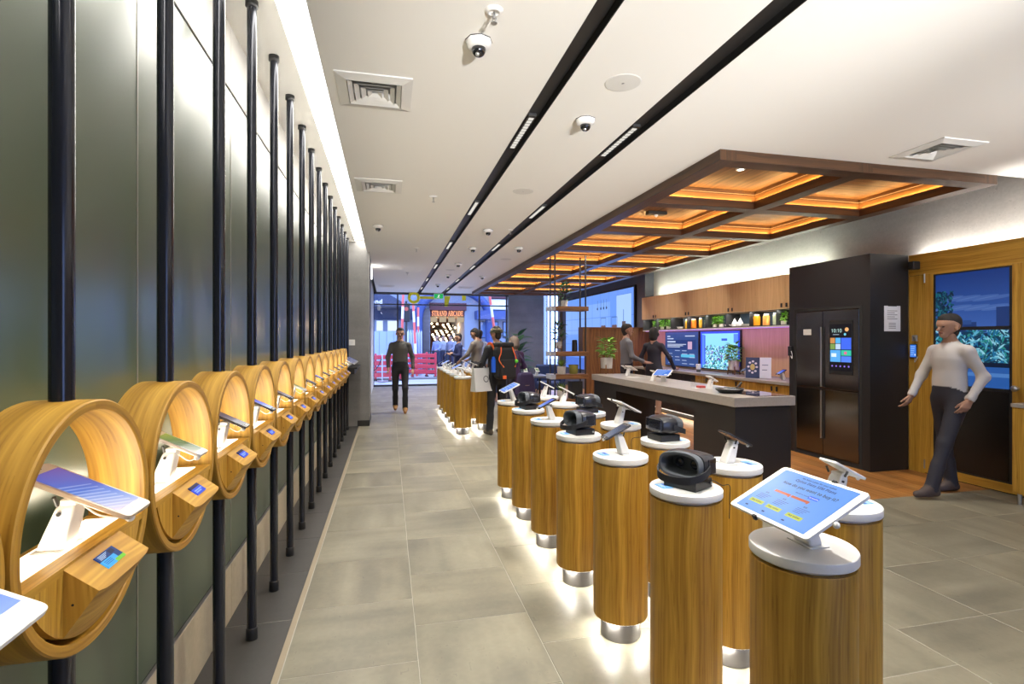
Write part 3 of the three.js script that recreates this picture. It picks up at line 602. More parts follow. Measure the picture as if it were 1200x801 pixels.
// ---------- coffered timber ceiling
{
  const X = [2.59, 5.52], ZC = -3.69, BOT = 2.945, bw = 0.15;
  const zs = [-3.765]; for (let k = 0; k < 8; k++) zs.push(-5.09 - k * 1.475); zs.push(-16.38);
  const xs = [X[0] + bw / 2, 4.02, X[1] - bw / 2];
  let dl0;
  function downlight(p, label) {
    if (dl0) copyOf(dl0, p, 0, label);
    else {
      dl0 = thing('downlight', label, 'light', p, 0, 'downlights in the timber raft');
      mesh('lens', lathe([[0, -0.011], [0.028, -0.011]], 24), glowMat(1, 0.98, 0.92, 8), dl0); mesh('bezel', lathe([[0.029, -0.012], [0.045, -0.009], [0.047, 0], [0, 0]], 28), M.steel, dl0);
    }
    const sp = new THREE.SpotLight(lin(1, 0.95, 0.86), L.down, 0, 1.15, 0.8); sp.position.set(p[0], p[1] - 0.02, p[2]); sp.target.position.set(p[0], 0, p[2]); sp.castShadow = true; sp.shadow.radius = 1.5; scene.add(sp, sp.target);
  }
  const c = thing('coffered_ceiling', 'dark timber coffered ceiling raft with glowing recesses above the island counter', 'ceiling raft', [0, 0, 0]);
  const ledge = 3.03, band = 3.115, top = 3.16, s1 = 0.038, s2 = 0.062;
  const zA = zs[0] + bw / 2, zE = zs[zs.length - 1] - bw / 2;
  xs.forEach((x, i) => mesh('long_beam', bb(x - bw / 2, x + bw / 2, BOT, ledge, zE, zA, 'z'), M.beam, c));
  zs.forEach((z, i) => { for (let j = 0; j < 2; j++) mesh('cross_beam', bb(xs[j] + bw / 2, xs[j + 1] - bw / 2, BOT + 0.0005, ledge, z - bw / 2, z + bw / 2, 'x'), M.beam, c); });
  // outer skirts closing the raft above the beams
  mesh('edge_board', mg([bb(X[0], X[0] + 0.012, ledge, 3.2, zE, zA, 'z'), bb(X[1] - 0.012, X[1], ledge, 3.2, zE, zA, 'z')]), M.beam, c);
  const warm = glowMat(1, 0.62, 0.22, 2.6);
  const lidGeo = bb(X[0] + 0.012, X[1] - 0.012, top + 0.012, top + 0.03, zE, zA);
  mesh('raft_back', lidGeo, M.matBlack, c);
  let n = 0;
  for (let i = 0; i < zs.length - 1; i++) for (let j = 0; j < 2; j++) {
    const x0 = xs[j] + bw / 2, x1 = xs[j + 1] - bw / 2, z1 = zs[i] - bw / 2, z0 = zs[i + 1] + bw / 2;
    if (z1 - z0 < 0.3) continue;
    const frame = (o, y0, y1, t, gr) => mg([bb(x0 - o - t, x0 - o, y0, y1, z0 - o, z1 + o, 'z'), bb(x1 + o, x1 + o + t, y0, y1, z0 - o, z1 + o, 'z'), bb(x0 - o - t, x1 + o + t, y0, y1, z0 - o - t, z0 - o, 'x'), bb(x0 - o - t, x1 + o + t, y0, y1, z1 + o, z1 + o + t, 'x')]);
    mesh('recess_frame', frame(s1, ledge, band, 0.02), M.walnut, c);
    mesh('recess_top_frame', frame(s2, band, top, 0.01), M.walnut, c);
    mesh('recess_panel', bb(x0 - s2, x1 + s2, top, top + 0.012, z0 - s2, z1 + s2, j ? 'x' : 'z'), M.walnut, c);
    // strips lying on the two ledges
    mesh('light_strip', frame(0.018, ledge, ledge + 0.004, 0.012), warm, c);
    mesh('light_strip', frame(s1 + 0.006, band, band + 0.004, 0.01), warm, c);
    const col = lin(1, 0.66, 0.27), cx = (x0 + x1) / 2, cz = (z0 + z1) / 2, y = ledge + 0.006;
    area(0.014, z1 - z0, col, L.coffer, [x0 - 0.024, y, cz], [0, 1, 0]); area(0.014, z1 - z0, col, L.coffer, [x1 + 0.024, y, cz], [0, 1, 0]);
    area(x1 - x0, 0.014, col, L.coffer, [cx, y, z0 - 0.024], [0, 1, 0]); area(x1 - x0, 0.014, col, L.coffer, [cx, y, z1 + 0.024], [0, 1, 0]);
    n++;
    if (n > 1) {                                                  // round downlight behind the front edge of each further recess
      const dz = z1 - 0.1, dn = downlight([cx, top, dz], `round downlight in the ${ORD[i]} row of timber recesses, ${j ? 'cabinet' : 'walkway'} side`);
    }
  }
  // downlight and sprinklers under the raft
  const q = atY(868, 199, top - 0.012); downlight([q[0], top, q[2]], 'small bright round downlight in the nearest timber recess');
  const bk = thing('ceiling_sensor', 'black box sensor in the second timber recess', 'sensor', [0, 0, 0]);
  const b = atY(769, 248, top); bk.position.set(b[0], top, b[2]);
  mesh('sensor_body', T(new RoundedBoxGeometry(0.26, 0.04, 0.1, 2, 0.006), 0, -0.02, 0), M.black, bk); mesh('sensor_lens', T(new THREE.SphereGeometry(0.025, 14, 10), 0, -0.045, 0), M.white, bk);
}
// ---------- fittings on the white ceiling
{
  // linear lights in the two channels
  const Zs = [[-1.17, -1.8], [-3.49, -4.13], [-5.8, -6.45], [-8.28, -8.95], [-10.8, -11.45], [-13.3, -13.95], [-15.6, -16.2]];
  let t0;
  for (const [s, x] of [[0, 0.9755], [1, 1.7625]]) Zs.forEach(([a, b], k) => {
    const label = `white lens light in the ${s ? 'raft side' : 'walkway side'} black channel, ${ORD[k]} from the rear window`;
    let t = t0;
    if (!t) {
      t = t0 = thing('track_light', label, 'light', [x, CEIL + 0.045, (a + b) / 2], 0, 'linear lights in the ceiling channels');
      mesh('housing', rb(-0.03, 0.03, -0.022, 0, -0.32, 0.32, 0.003), M.black, t);
      const cells = []; for (let i = 0; i < 12; i++) cells.push(rb(-0.018, 0.018, -0.027, -0.0225, -0.3 + i * 0.05, -0.3 + i * 0.05 + 0.036, 0.003));
      mesh('lens_row', mg(cells), glowMat(1, 0.95, 0.85, 0.75), t);
    } else t = copyOf(t0, [x, CEIL + 0.045, (a + b) / 2], 0, label);
    const l = new THREE.SpotLight(lin(1, 0.95, 0.86), L.track, 0, 1.15, 0.9); l.position.set(x, CEIL + 0.012, (a + b) / 2); l.target.position.set(x, 0, (a + b) / 2); l.castShadow = true; l.shadow.radius = 2; scene.add(l, l.target);
  });
  // dome cameras
  let d0;
  const domes = [[561, 48, 'over the walkway beside the round sprinkler'], [686, 140, 'between the channels before the round speaker'], [443, 264, 'above the far rings beside the light slot'], [572, 269, 'between the channels, first beyond the second speaker'], [554, 290, 'between the channels, second beyond the second speaker'], [608, 290, 'between the right channel and the timber raft'], [537, 308.5, 'between the channels, third beyond the second speaker'], [525, 322, 'between the channels, fourth beyond the second speaker'], [565, 323.5, 'beside the raft near the shop front'], [513, 333, 'between the channels near the shop front']];
  for (const [u, v, w] of domes) {
    const p = atY(u, v, CEIL), label = `white ceiling camera with black dome, ${w}`;
    if (d0) { copyOf(d0, p, 0, label); continue; }
    d0 = thing('dome_camera', label, 'camera', p, 0, 'ceiling dome cameras');
    mesh('camera_base', lathe([[0, 0], [0.068, 0], [0.07, -0.006], [0.062, -0.028], [0.044, -0.04], [0, -0.042]], 8), M.white, d0);
    mesh('base_gasket', lathe([[0.071, 0], [0.071, -0.004], [0.06, -0.005]], 8), M.black, d0);
    mesh('dome', T(new THREE.SphereGeometry(0.037, 20, 14), 0, -0.045, 0), phys({ color: lin(0.01, 0.01, 0.012), roughness: 0.08, clearcoat: 1 }), d0);
    mesh('lens', T(new THREE.SphereGeometry(0.012, 12, 8), -0.008, -0.073, 0.012), M.steel, d0);
  }
  let s0;
  for (const [u, v, w] of [[579, 12, 'over the walkway beside the nearest dome camera'], [508, 230, 'over the walkway beyond the second air vent'], [598, 269, 'beside the right black channel'], [488, 290.5, 'over the walkway, second beyond the second air vent'], [478, 319, 'over the walkway, third beyond the second air vent']]) {
    const p = atY(u, v, CEIL), label = `small chrome fire sprinkler, ${w}`;
    if (s0) { copyOf(s0, p, 0, label); continue; }
    s0 = thing('fire_sprinkler', label, 'sprinkler', p, 0, 'fire sprinklers');
    mesh('escutcheon', lathe([[0, -0.001], [0.02, -0.002], [0.022, -0.012], [0.03, -0.014], [0.042, -0.003], [0.043, 0]], 28), M.white, s0);
    mesh('head', mg([cyl(0.006, 0.006, 0.03, 0, -0.025, 0, 10), rod([0.01, -0.035, 0], [0.004, -0.058, 0], 0.0025, 6), rod([-0.01, -0.035, 0], [-0.004, -0.058, 0], 0.0025, 6), cyl(0.016, 0.016, 0.003, 0, -0.06, 0, 14)]), M.steel, s0);
  }
  let k0;
  const spk = std({ color: lin(0.7, 0.69, 0.66), roughness: 0.8 });
  for (const [u, v, w] of [[730, 97, 'nearest the two black channels lights'], [613, 224, 'beside the second dome camera'], [593, 303.5, 'between the right channel and the timber raft'], [528, 316, 'between the channels near the shop front']]) {
    const p = atY(u, v, CEIL), label = `flat round white ceiling speaker, ${w}`;
    if (k0) { copyOf(k0, p, 0, label); continue; }
    k0 = thing('ceiling_speaker', label, 'speaker', p, 0, 'round ceiling speakers');
    mesh('grille', lathe([[0, -0.004], [0.1, -0.004], [0.108, -0.001], [0.108, 0]], 40), spk, k0); mesh('badge', lathe([[0, -0.0055], [0.008, -0.0055], [0.008, -0.004]], 12), M.steel, k0);
  }
  // square four way air diffusers
  let v0;
  const vents = [[[-0.08, CEIL, -3.33], 'beside the light slot, first from the rear window'], [[-0.09, CEIL, -5.35], 'beside the light slot, second from the rear window'], [[4.3, CEIL, -3.3], 'in front of the timber raft'], [[-0.05, CEIL, -15.2], 'over the walkway near the shop front'], [[2.2, CEIL, -15.1], 'beside the raft near the shop front']];
  for (const [p, w] of vents) {
    const label = `square white air vent with stepped louvres, ${w}`;
    if (v0) { copyOf(v0, p, 0, label); continue; }
    v0 = thing('air_vent', label, 'air vent', p, 0, 'square air vents');
    const pyr = (a, ya, b, yb) => { const P = [], I = []; for (const [h, y] of [[a, ya], [b, yb]]) P.push(-h, y, -h, h, y, -h, h, y, h, -h, y, h); for (let j = 0; j < 4; j++) { const q = (j + 1) % 4; I.push(j, q, j + 4, q, q + 4, j + 4); } const g = new THREE.BufferGeometry(); g.setAttribute('position', new THREE.Float32BufferAttribute(P, 3)); g.setIndex(I); const n = g.toNonIndexed(); n.computeVertexNormals(); return n; };
    const ventMat = std({ color: lin(0.74, 0.73, 0.7), roughness: 0.6, side: THREE.DoubleSide });
    mesh('frame', mg([pyr(0.222, 0, 0.222, -0.008), pyr(0.222, -0.008, 0.16, -0.02), pyr(0.157, -0.02, 0.157, 0)]), ventMat, v0);
    mesh('duct', mg([bb(-0.157, -0.154, 0, 0.42, -0.157, 0.157), bb(0.154, 0.157, 0, 0.42, -0.157, 0.157), bb(-0.154, 0.154, 0, 0.42, -0.157, -0.154), bb(-0.154, 0.154, 0, 0.42, 0.154, 0.157), bb(-0.157, 0.157, 0.42, 0.425, -0.157, 0.157)]), ventMat, v0);
    for (const r of [0.155, 0.118, 0.08, 0.042]) mesh('louvre', mg([pyr(r, -0.02, r - 0.024, -0.004), pyr(r - 0.002, -0.02, r - 0.026, -0.004)]), ventMat, v0);
  }
}

// ---------- foliage helpers
const leafMat = [std({ color: lin(0.16, 0.36, 0.035), roughness: 0.5, side: THREE.DoubleSide }), std({ color: lin(0.035, 0.10, 0.035), roughness: 0.5, side: THREE.DoubleSide }), std({ color: lin(0.2, 0.36, 0.06), roughness: 0.5, side: THREE.DoubleSide })];
function leafGeo(len, w, bend) {                                 // curved pointed leaf along +x from the origin
  const P = [], I = [], n = 5;
  for (let i = 0; i <= n; i++) { const t = i / n, hw = w / 2 * Math.sin(Math.PI * Math.pow(t, 0.7)) * (i === n ? 0 : 1), x = len * t, y = -bend * len * t * t; P.push(x, y + 0.12 * hw, -hw, x, y, 0, x, y + 0.12 * hw, hw); }
  for (let i = 0; i < n; i++) for (let j = 0; j < 2; j++) { const a = i * 3 + j; I.push(a, a + 3, a + 1, a + 1, a + 3, a + 4); }
  const g = new THREE.BufferGeometry(); g.setAttribute('position', new THREE.Float32BufferAttribute(P, 3)); g.setIndex(I); g.computeVertexNormals(); return g;
}
function foliage(n, r, h, len, w, up = 0.5) {
  const list = [];
  for (let k = 0; k < n; k++) {
    const g = leafGeo(len * rr(0.7, 1.15), w * rr(0.8, 1.2), rr(0.1, 0.5)), t = (k + rnd()) / n;
    g.rotateX(rr(-0.4, 0.4)); g.rotateZ(rr(0.0, 1.2) * up + (t - 0.5) * 0.6); g.rotateY(k * 2.4 + rr(-0.3, 0.3));
    const a = k * 2.4, q = r * Math.sqrt(1 - (t - 0.4) ** 2) * 0.35; g.translate(Math.cos(a) * q, h * t, -Math.sin(a) * q); list.push(flatten(g));
  }
  return mergeGeometries(list);
}
function stems(n, h, r) { const l = []; for (let k = 0; k < n; k++) { const a = k * 2.4; l.push(rod([Math.cos(a) * 0.01, 0, -Math.sin(a) * 0.01], [Math.cos(a) * r, h, -Math.sin(a) * r], 0.0035, 5)); } return mg(l); }
const soil = std({ color: lin(0.04, 0.03, 0.02), roughness: 1 }), potStone = std({ map: concreteMap(81, [196, 192, 186], 0.25), roughness: 0.7 }), walnutSolid = std({ map: walnutMap, roughness: 0.5 });
function pottedPlant(label, pos, s, kind, legs = true, group) {
  const t = thing('potted_plant', label, 'plant', pos, 0, group), y = legs ? 0.07 : 0;
  mesh('pot', lathe([[0, y], [0.07, y], [0.075, y + 0.005], [0.08, y + 0.14], [0.076, y + 0.142], [0.072, y + 0.125], [0, y + 0.125]].map(([r, q]) => [r * s, q * s]), 32), potStone, t);
  mesh('soil', lathe([[0, (y + 0.127) * s], [0.071 * s, (y + 0.127) * s]], 24), soil, t);
  if (legs) { for (let k = 0; k < 4; k++) { const a = k * Math.PI / 2 + 0.5, c = Math.cos(a) * 0.078 * s, q = Math.sin(a) * 0.078 * s; mesh('stand_leg', rod([c * 1.08, 0, q * 1.08], [c, 0.12 * s, q], 0.008 * s, 8), walnutSolid, t); } mesh('stand_ring', T(new THREE.TorusGeometry(0.072 * s, 0.006 * s, 6, 28).rotateX(Math.PI / 2), 0, 0.066 * s, 0), walnutSolid, t); }
  const fy = (y + 0.125) * s;
  if (kind === 'bush') { mesh('stems', stems(7, 0.2 * s, 0.07 * s).translate(0, fy, 0), leafMat[0], t); mesh('foliage', foliage(58, 0.16 * s, 0.24 * s, 0.1 * s, 0.062 * s, 0.6).translate(0, fy + 0.02 * s, 0), leafMat[0], t).userData.kind = 'stuff'; }
  else if (kind === 'spiky') mesh('foliage', mergeGeometries(Array.from({ length: 26 }, (_, k) => { const g = leafGeo(0.2 * s * rr(0.7, 1.1), 0.028 * s, 0.15); g.rotateZ(rr(0.7, 1.35)); g.rotateY(k * 2.4); return flatten(g).translate(0, fy, 0); })), leafMat[2], t).userData.kind = 'stuff';
  else { mesh('stems', stems(5, 0.3 * s, 0.05 * s).translate(0, fy, 0), soil, t); mesh('foliage', foliage(46, 0.2 * s, 0.36 * s, 0.15 * s, 0.06 * s, 0.8).translate(0, fy + 0.03 * s, 0), leafMat[1], t).userData.kind = 'stuff'; }
  return t;
}
const handleMat = M.black;

// ---------- fridge tower
const FX = 5.32;
{
  const z = (u) => atX(u, 400, FX)[2], y = (u, v) => atX(u, v, FX)[1];
  const ZR = -4.83, ZLf = z(925), fz0 = z(931.5), fz1 = z(1010.5), fy1 = y(1010, 357), top = 2.48;
  const t = thing('fridge_cabinet', 'tall charcoal cabinet tower built round the fridge', 'cabinet', [0, 0, 0]);
  mesh('side_panel', bb(FX, 5.86, 0, top, fz1, ZR), M.charcoal, t); mesh('side_panel', bb(FX, 5.86, 0, top, ZLf, fz0), M.charcoal, t);
  mesh('top_panel', bb(FX, 5.86, fy1, top, fz0, fz1), M.charcoal, t); mesh('back_panel', bb(5.8, 5.86, 0, fy1, fz0, fz1), M.black, t);
  const b = 0.035;
  mesh('niche_frame', mg([bb(FX - 0.003, FX + 0.1, 0, fy1, fz0, fz0 + b), bb(FX - 0.003, FX + 0.1, 0, fy1, fz1 - b, fz1), bb(FX - 0.003, FX + 0.1, fy1 - b, fy1, fz0 + b, fz1 - b), bb(FX - 0.003, FX + 0.1, 0, 0.05, fz0 + b, fz1 - b)]), M.matBlack, t);
  // fridge
  const f = thing('fridge', 'dark stainless four door fridge with a touch screen in the upper door', 'fridge', [0, 0, 0]);
  const dark = std({ color: lin(0.16, 0.15, 0.145), roughness: 0.17, metalness: 1 });
  const a0 = fz0 + b + 0.004, a1 = fz1 - b - 0.004, m = z(965), hy = 0.89, ft = fy1 - b - 0.006;
  mesh('fridge_body', bb(FX + 0.06, 5.79, 0.055, ft, a0, a1), M.black, f);
  const doors = [[a0, m - 0.002, hy + 0.004, ft], [m + 0.002, a1, hy + 0.004, ft], [a0, m - 0.002, 0.06, hy - 0.004], [m + 0.002, a1, 0.06, hy - 0.004]];
  doors.forEach(([p, q, r, s], k) => {
    const d = mesh('fridge_door', rb(FX - 0.012, FX + 0.055, r, s, p, q, 0.008, 'y', 3), dark, f);
    const hz = k % 2 ? p + 0.008 : q - 0.032;
    mesh('door_handle', rb(FX - 0.02, FX - 0.011, k < 2 ? r + 0.02 : s - 0.62, k < 2 ? s - 0.2 : s - 0.02, hz, hz + 0.024, 0.003), k % 2 ? M.black : M.steel, d);
    if (k === 1) {
      const dz0 = z(973), dz1 = z(1000.5), dy0 = y(987, 439), dy1 = y(987, 375);
      mesh('display_glass', rb(FX - 0.018, FX - 0.012, dy0, dy1, dz0, dz1, 0.002), M.black, d);
      const w = dz1 - dz0 - 0.02, h = (dy1 - dy0) * 0.86;
      const tex = canvasTex(256, 512, (g, W, H) => {
        g.fillStyle = '#0a0a10'; g.fillRect(0, 0, W, H); g.fillStyle = '#c8f0e8'; g.font = '52px sans-serif'; g.fillText('10:10', 16, 90); g.fillStyle = '#9ab'; g.fillRect(40, 110, 70, 8);
        g.fillStyle = '#f0b070'; g.beginPath(); g.arc(200, 60, 22, 0, 7); g.fill(); g.fillStyle = '#70c8e0'; g.beginPath(); g.arc(180, 112, 14, 0, 7); g.fill();
        const c = ['#c88a50', '#58b0f0', '#7a9a50', '#b8d0f0', '#4068e8', '#5080f0', '#58a8e8', '#70b0f0', '#38c0a0', '#3a50d0'];
        g.fillStyle = c[0]; g.fillRect(6, 150, 58, 60); g.fillStyle = c[1]; g.fillRect(70, 150, 58, 60); g.fillStyle = c[2]; g.fillRect(6, 216, 58, 60); g.fillStyle = c[3]; g.fillRect(70, 216, 58, 60); g.fillStyle = c[4]; g.fillRect(134, 150, 116, 126);
        g.fillStyle = c[6]; g.fillRect(6, 284, 122, 130); g.fillStyle = c[8]; g.fillRect(134, 284, 116, 60); g.fillStyle = c[5]; g.fillRect(134, 350, 116, 64); g.fillStyle = '#e06090'; g.fillRect(170, 300, 30, 30); g.fillStyle = '#d8e8ff'; g.fillRect(20, 320, 60, 40);
        g.fillStyle = '#8a70e0'; for (let i = 0; i < 5; i++) { g.beginPath(); g.arc(30 + i * 48, 460, 10, 0, 7); g.fill(); }
      });
      mesh('touch_screen', T(new THREE.PlaneGeometry(w, h).rotateY(-Math.PI / 2), FX - 0.0186, (dy0 + dy1) / 2, (dz0 + dz1) / 2), screenMat(tex, 1.1), d);
    }
    if (k === 0) { const n = atX(946, 389, FX - 0.014); mesh('sticker', T(new THREE.BoxGeometry(0.002, 0.075, 0.13), FX - 0.0135, n[1], n[2]), M.white, d); }
  });
  const hs = atX(923, 411, FX - 0.02), hh = thing('wall_handset', 'small dark handset with white cord on the front edge of the charcoal tower', 'handset', [FX - 0.022, hs[1], ZLf + 0.04]); mesh('handset_body', new RoundedBoxGeometry(0.03, 0.13, 0.06, 2, 0.008), M.black, hh); mesh('handset_cord', tube([[-0.01, 0.0, 0.03], [-0.02, -0.05, 0.06], [-0.015, -0.1, 0.05], [-0.01, -0.06, 0.02]], 0.004, 16, 5), M.white, hh);
  // notice on the tower's side
  const nt = canvasTex(128, 192, (g, w, h) => { g.fillStyle = '#dcdde2'; g.fillRect(0, 0, w, h); g.fillStyle = '#555'; for (let i = 0; i < 5; i++) g.fillRect(24, 36 + i * 15, 80 - (i % 2) * 20, 4); for (let i = 0; i < 4; i++) g.fillRect(36, 130 + i * 12, 56, 4); });
  const n0 = atZ(1036, 358, ZR), n1 = atZ(1055, 388, ZR);
  const n = thing('paper_notice', 'white paper notice taped to the side of the charcoal tower', 'notice', [(n0[0] + n1[0]) / 2, (n0[1] + n1[1]) / 2, ZR]);
  mesh('sheet', T(new THREE.BoxGeometry(n1[0] - n0[0], n0[1] - n1[1], 0.001), 0, 0, 0.0008), std({ map: nt, roughness: 0.8 }), n); mesh('clip', T(new THREE.BoxGeometry(0.12, 0.012, 0.004), 0, (n0[1] - n1[1]) / 2, 0.003), M.black, n);
}
// ---------- oak joinery wall with the display door
{
  const DX = 5.87, top = 2.475, z = (u) => atX(u, 400, DX)[2], y = (u, v) => atX(u, v, DX)[1];
  const dz0 = z(1083.8), dz1 = -3.62, dTop = 2.235;
  const w = struct('wall_joinery', bb(DX + 0.012, DX + 0.03, 0, top, -4.83, ZF), M.matBlack, 'oak panelled wall round the display door');
  mesh('panel', bb(DX, DX + 0.012, 0, dTop - 0.003, -4.829, dz0 - 0.003, 'y'), M.oak2, w);
  mesh('panel', bb(DX, DX + 0.012, dTop + 0.002, top, -4.829, -2.4, 'z'), M.oak2, w);
  mesh('panel', bb(DX, DX + 0.012, 0, dTop - 0.003, dz1 + 0.003, -2.4, 'y'), M.oak2, w);
  for (let q = -2.397; q < ZF - 0.1; q += 1.2) mesh('panel', bb(DX, DX + 0.012, 0, top, q, Math.min(q + 1.197, ZF), 'y'), M.oak2, w);
  const d = struct('door_1', mg([bb(DX - 0.004, DX + 0.01, 0.012, dTop, dz0, z(1094), 'y'), bb(DX - 0.004, DX + 0.01, 0.012, dTop, z(1186.5), dz1, 'y'), bb(DX - 0.004, DX + 0.01, y(1094, 321.5), dTop, z(1094), z(1186.5), 'z'), bb(DX - 0.004, DX + 0.01, 0.012, 0.1, z(1094), z(1186.5), 'z')]), M.oak2, 'oak door with a tall screen panel');
  const p0 = z(1094), p1 = z(1186.5), yT = y(1094, 321.5), yM = y(1140, 384.5), yB = y(1184, 458);
  mesh('panel_frame', bb(DX - 0.002, DX + 0.009, 0.1, yT, p0, p1), M.black, d);
  const tex = canvasTex(512, 800, (g, W, H) => {
    const gr = g.createLinearGradient(0, 0, 0, H * 0.5); gr.addColorStop(0, '#17387f'); gr.addColorStop(1, '#3f67b8'); g.fillStyle = gr; g.fillRect(0, 0, W, H);
    g.fillStyle = 'rgba(120,150,210,0.35)'; for (let k = 0; k < 8; k++) { g.beginPath(); g.ellipse(60 + k * 60, 180 + (k * 67 % 130), 150, 12, -0.1, 0, 7); g.fill(); }
    g.fillStyle = '#203c78'; g.fillRect(160, 352, 140, 80); g.fillRect(430, 255, 82, 180); g.fillStyle = '#2d4f90'; g.fillRect(205, 338, 60, 30);
    let s = 7; const r = () => (s = (s * 16807) % 2147483647) / 2147483647;
    for (let k = 0; k < 260; k++) { g.fillStyle = ['#0f3550', '#14506a', '#0a2540', '#1c6a78'][k % 4]; g.beginPath(); g.ellipse(r() * 130 * (k < 130 ? 1 : 0.6), 130 + r() * 260, 16, 7, r() * 3, 0, 7); g.fill(); }
    g.fillStyle = '#0d2c50'; g.fillRect(0, 430, W, 240);
    for (let k = 0; k < 420; k++) { g.fillStyle = ['#16586a', '#2a8f8a', '#0f3c58', '#63b8d8', '#1b6fa0', '#9adcf0'][k % 6]; g.save(); g.translate(r() * W, 405 + r() * 250); g.rotate(r() * 3 - 1.5); g.beginPath(); g.ellipse(0, 0, 26, 6, 0, 0, 7); g.fill(); g.restore(); }
    g.fillStyle = '#2a5fae'; g.fillRect(0, 660, W, 140); g.fillStyle = '#0b1c38'; g.fillRect(0, 630, W, 30); g.fillStyle = 'rgba(140,190,250,0.4)'; g.fillRect(0, 700, W, 26);
  });
  const sw = p1 - p0 - 0.05, sh = yT - yB - 0.03;
  mesh('door_screen', T(new THREE.PlaneGeometry(sw, sh).rotateY(-Math.PI / 2), DX - 0.0025, (yT + yB) / 2, (p0 + p1) / 2), screenMat(tex, 0.75), d).userData.label = 'blue landscape picture screen';
  mesh('cross_bar', bb(DX - 0.012, DX - 0.002, yM - 0.018, yM + 0.018, p0 + 0.02, p1 - 0.02), M.black, d);
  mesh('lower_panel', bb(DX - 0.006, DX - 0.002, 0.12, yB - 0.02, p0 + 0.03, p1 - 0.03), phys({ color: lin(0.008, 0.008, 0.009), roughness: 0.25 }), d);
  const kn = atX(1193, 455, DX); mesh('door_knob', T(new THREE.SphereGeometry(0.03, 18, 12), DX - 0.045, kn[1], kn[2]), M.steel, d); mesh('knob_rose', rod([DX - 0.004, kn[1], kn[2]], [DX - 0.03, kn[1], kn[2]], 0.018, 16), M.steel, d);
  for (const v of [326, 543]) { const h = atX(1083, v, DX); mesh('hinge', rod([DX - 0.006, h[1] - 0.05, dz0], [DX - 0.006, h[1] + 0.05, dz0], 0.008, 8), M.steel, d); }
  // cove light hidden behind the top of the joinery, washing the wall above
  for (const [z0, z1, x] of [[-4.8, -0.7, 5.96], [-0.7, 3.5, 5.96]]) {
    const c = thing('cove_light', `hidden light strip behind the top of the oak panelling, ${z0 < -3 ? 'over the display door' : 'near the rear window'}`, 'light', [x, top - 0.06, (z0 + z1) / 2], 0, 'hidden wall cove lights');
    mesh('strip', bb(-0.015, 0.015, -0.01, 0, -(z1 - z0) / 2, (z1 - z0) / 2), glowMat(1, 0.96, 0.9, 2), c); mesh('strip_tray', bb(-0.045, 0.055, -0.03, -0.011, -(z1 - z0) / 2, (z1 - z0) / 2), M.white, c);
    area(0.03, z1 - z0, lin(1, 0.95, 0.88), L.wallCove, [x, top - 0.055, (z0 + z1) / 2], [0, 1, 0]);
  }
  // small things on the wall
  const cam = thing('wall_camera', 'small black boxy camera high on the oak panel beside the charcoal tower', 'camera', atX(1071, 311, DX - 0.06));
  mesh('camera_body', new RoundedBoxGeometry(0.1, 0.09, 0.07, 2, 0.008), M.black, cam); mesh('bracket', T(new THREE.BoxGeometry(0.06, 0.03, 0.03), 0.03, 0, -0.02), M.black, cam);
  const ph = thing('wall_phone', 'upright phone with bluish screen mounted on the oak panel beside the door', 'phone', atX(1070.5, 411, DX - 0.012));
  mesh('phone_body', new RoundedBoxGeometry(0.012, 0.16, 0.08, 2, 0.004), darkBody, ph); mesh('phone_screen', T(new THREE.PlaneGeometry(0.07, 0.14).rotateY(-Math.PI / 2), -0.0065, 0, 0), screenMat(appTex, 0.9), ph); mesh('phone_cable', tube([[0, -0.07, 0.02], [-0.02, -0.13, 0.03], [-0.01, -0.06, 0.06]], 0.003, 14, 5), M.white, ph);
  const br = thing('wall_lock', 'small grey lock box on the oak panel above the wall phone', 'lock', atX(1072, 396, DX - 0.01)); mesh('lock_body', new RoundedBoxGeometry(0.02, 0.07, 0.055, 2, 0.004), std({ color: lin(0.25, 0.25, 0.26), roughness: 0.5 }), br); mesh('lock_key', T(new THREE.BoxGeometry(0.006, 0.035, 0.012), -0.012, -0.005, 0), M.steel, br);
  // low oak cabinet at the picture's edge
  const sc = thing('low_cabinet', 'low oak cabinet with grey top against the panelled wall by the display door', 'cabinet', [5.715, 0, -3.0]);
  mesh('cabinet_body', rb(-0.15, 0.14, 0.1, 0.885, -0.6, 0.6, 0.003), M.oak, sc); mesh('cabinet_top', rb(-0.16, 0.14, 0.885, 0.92, -0.61, 0.61, 0.004), M.counter, sc);
  for (const [a, b] of [[-0.12, -0.56], [-0.12, 0.56], [0.1, -0.56], [0.1, 0.56]]) mesh('leg', cyl(0.018, 0.014, 0.1, a, 0.05, b, 12), M.steel, sc);
  for (const s of [-1, 1]) { const dd = mesh('cabinet_door', rb(-0.156, -0.1505, 0.12, 0.87, s > 0 ? 0.005 : -0.59, s > 0 ? 0.59 : -0.005, 0.002), M.oak2, sc); mesh('door_handle', rb(-0.166, -0.157, 0.8, 0.84, s * 0.05 - 0.006, s * 0.05 + 0.006, 0.002), M.black, dd); }
}
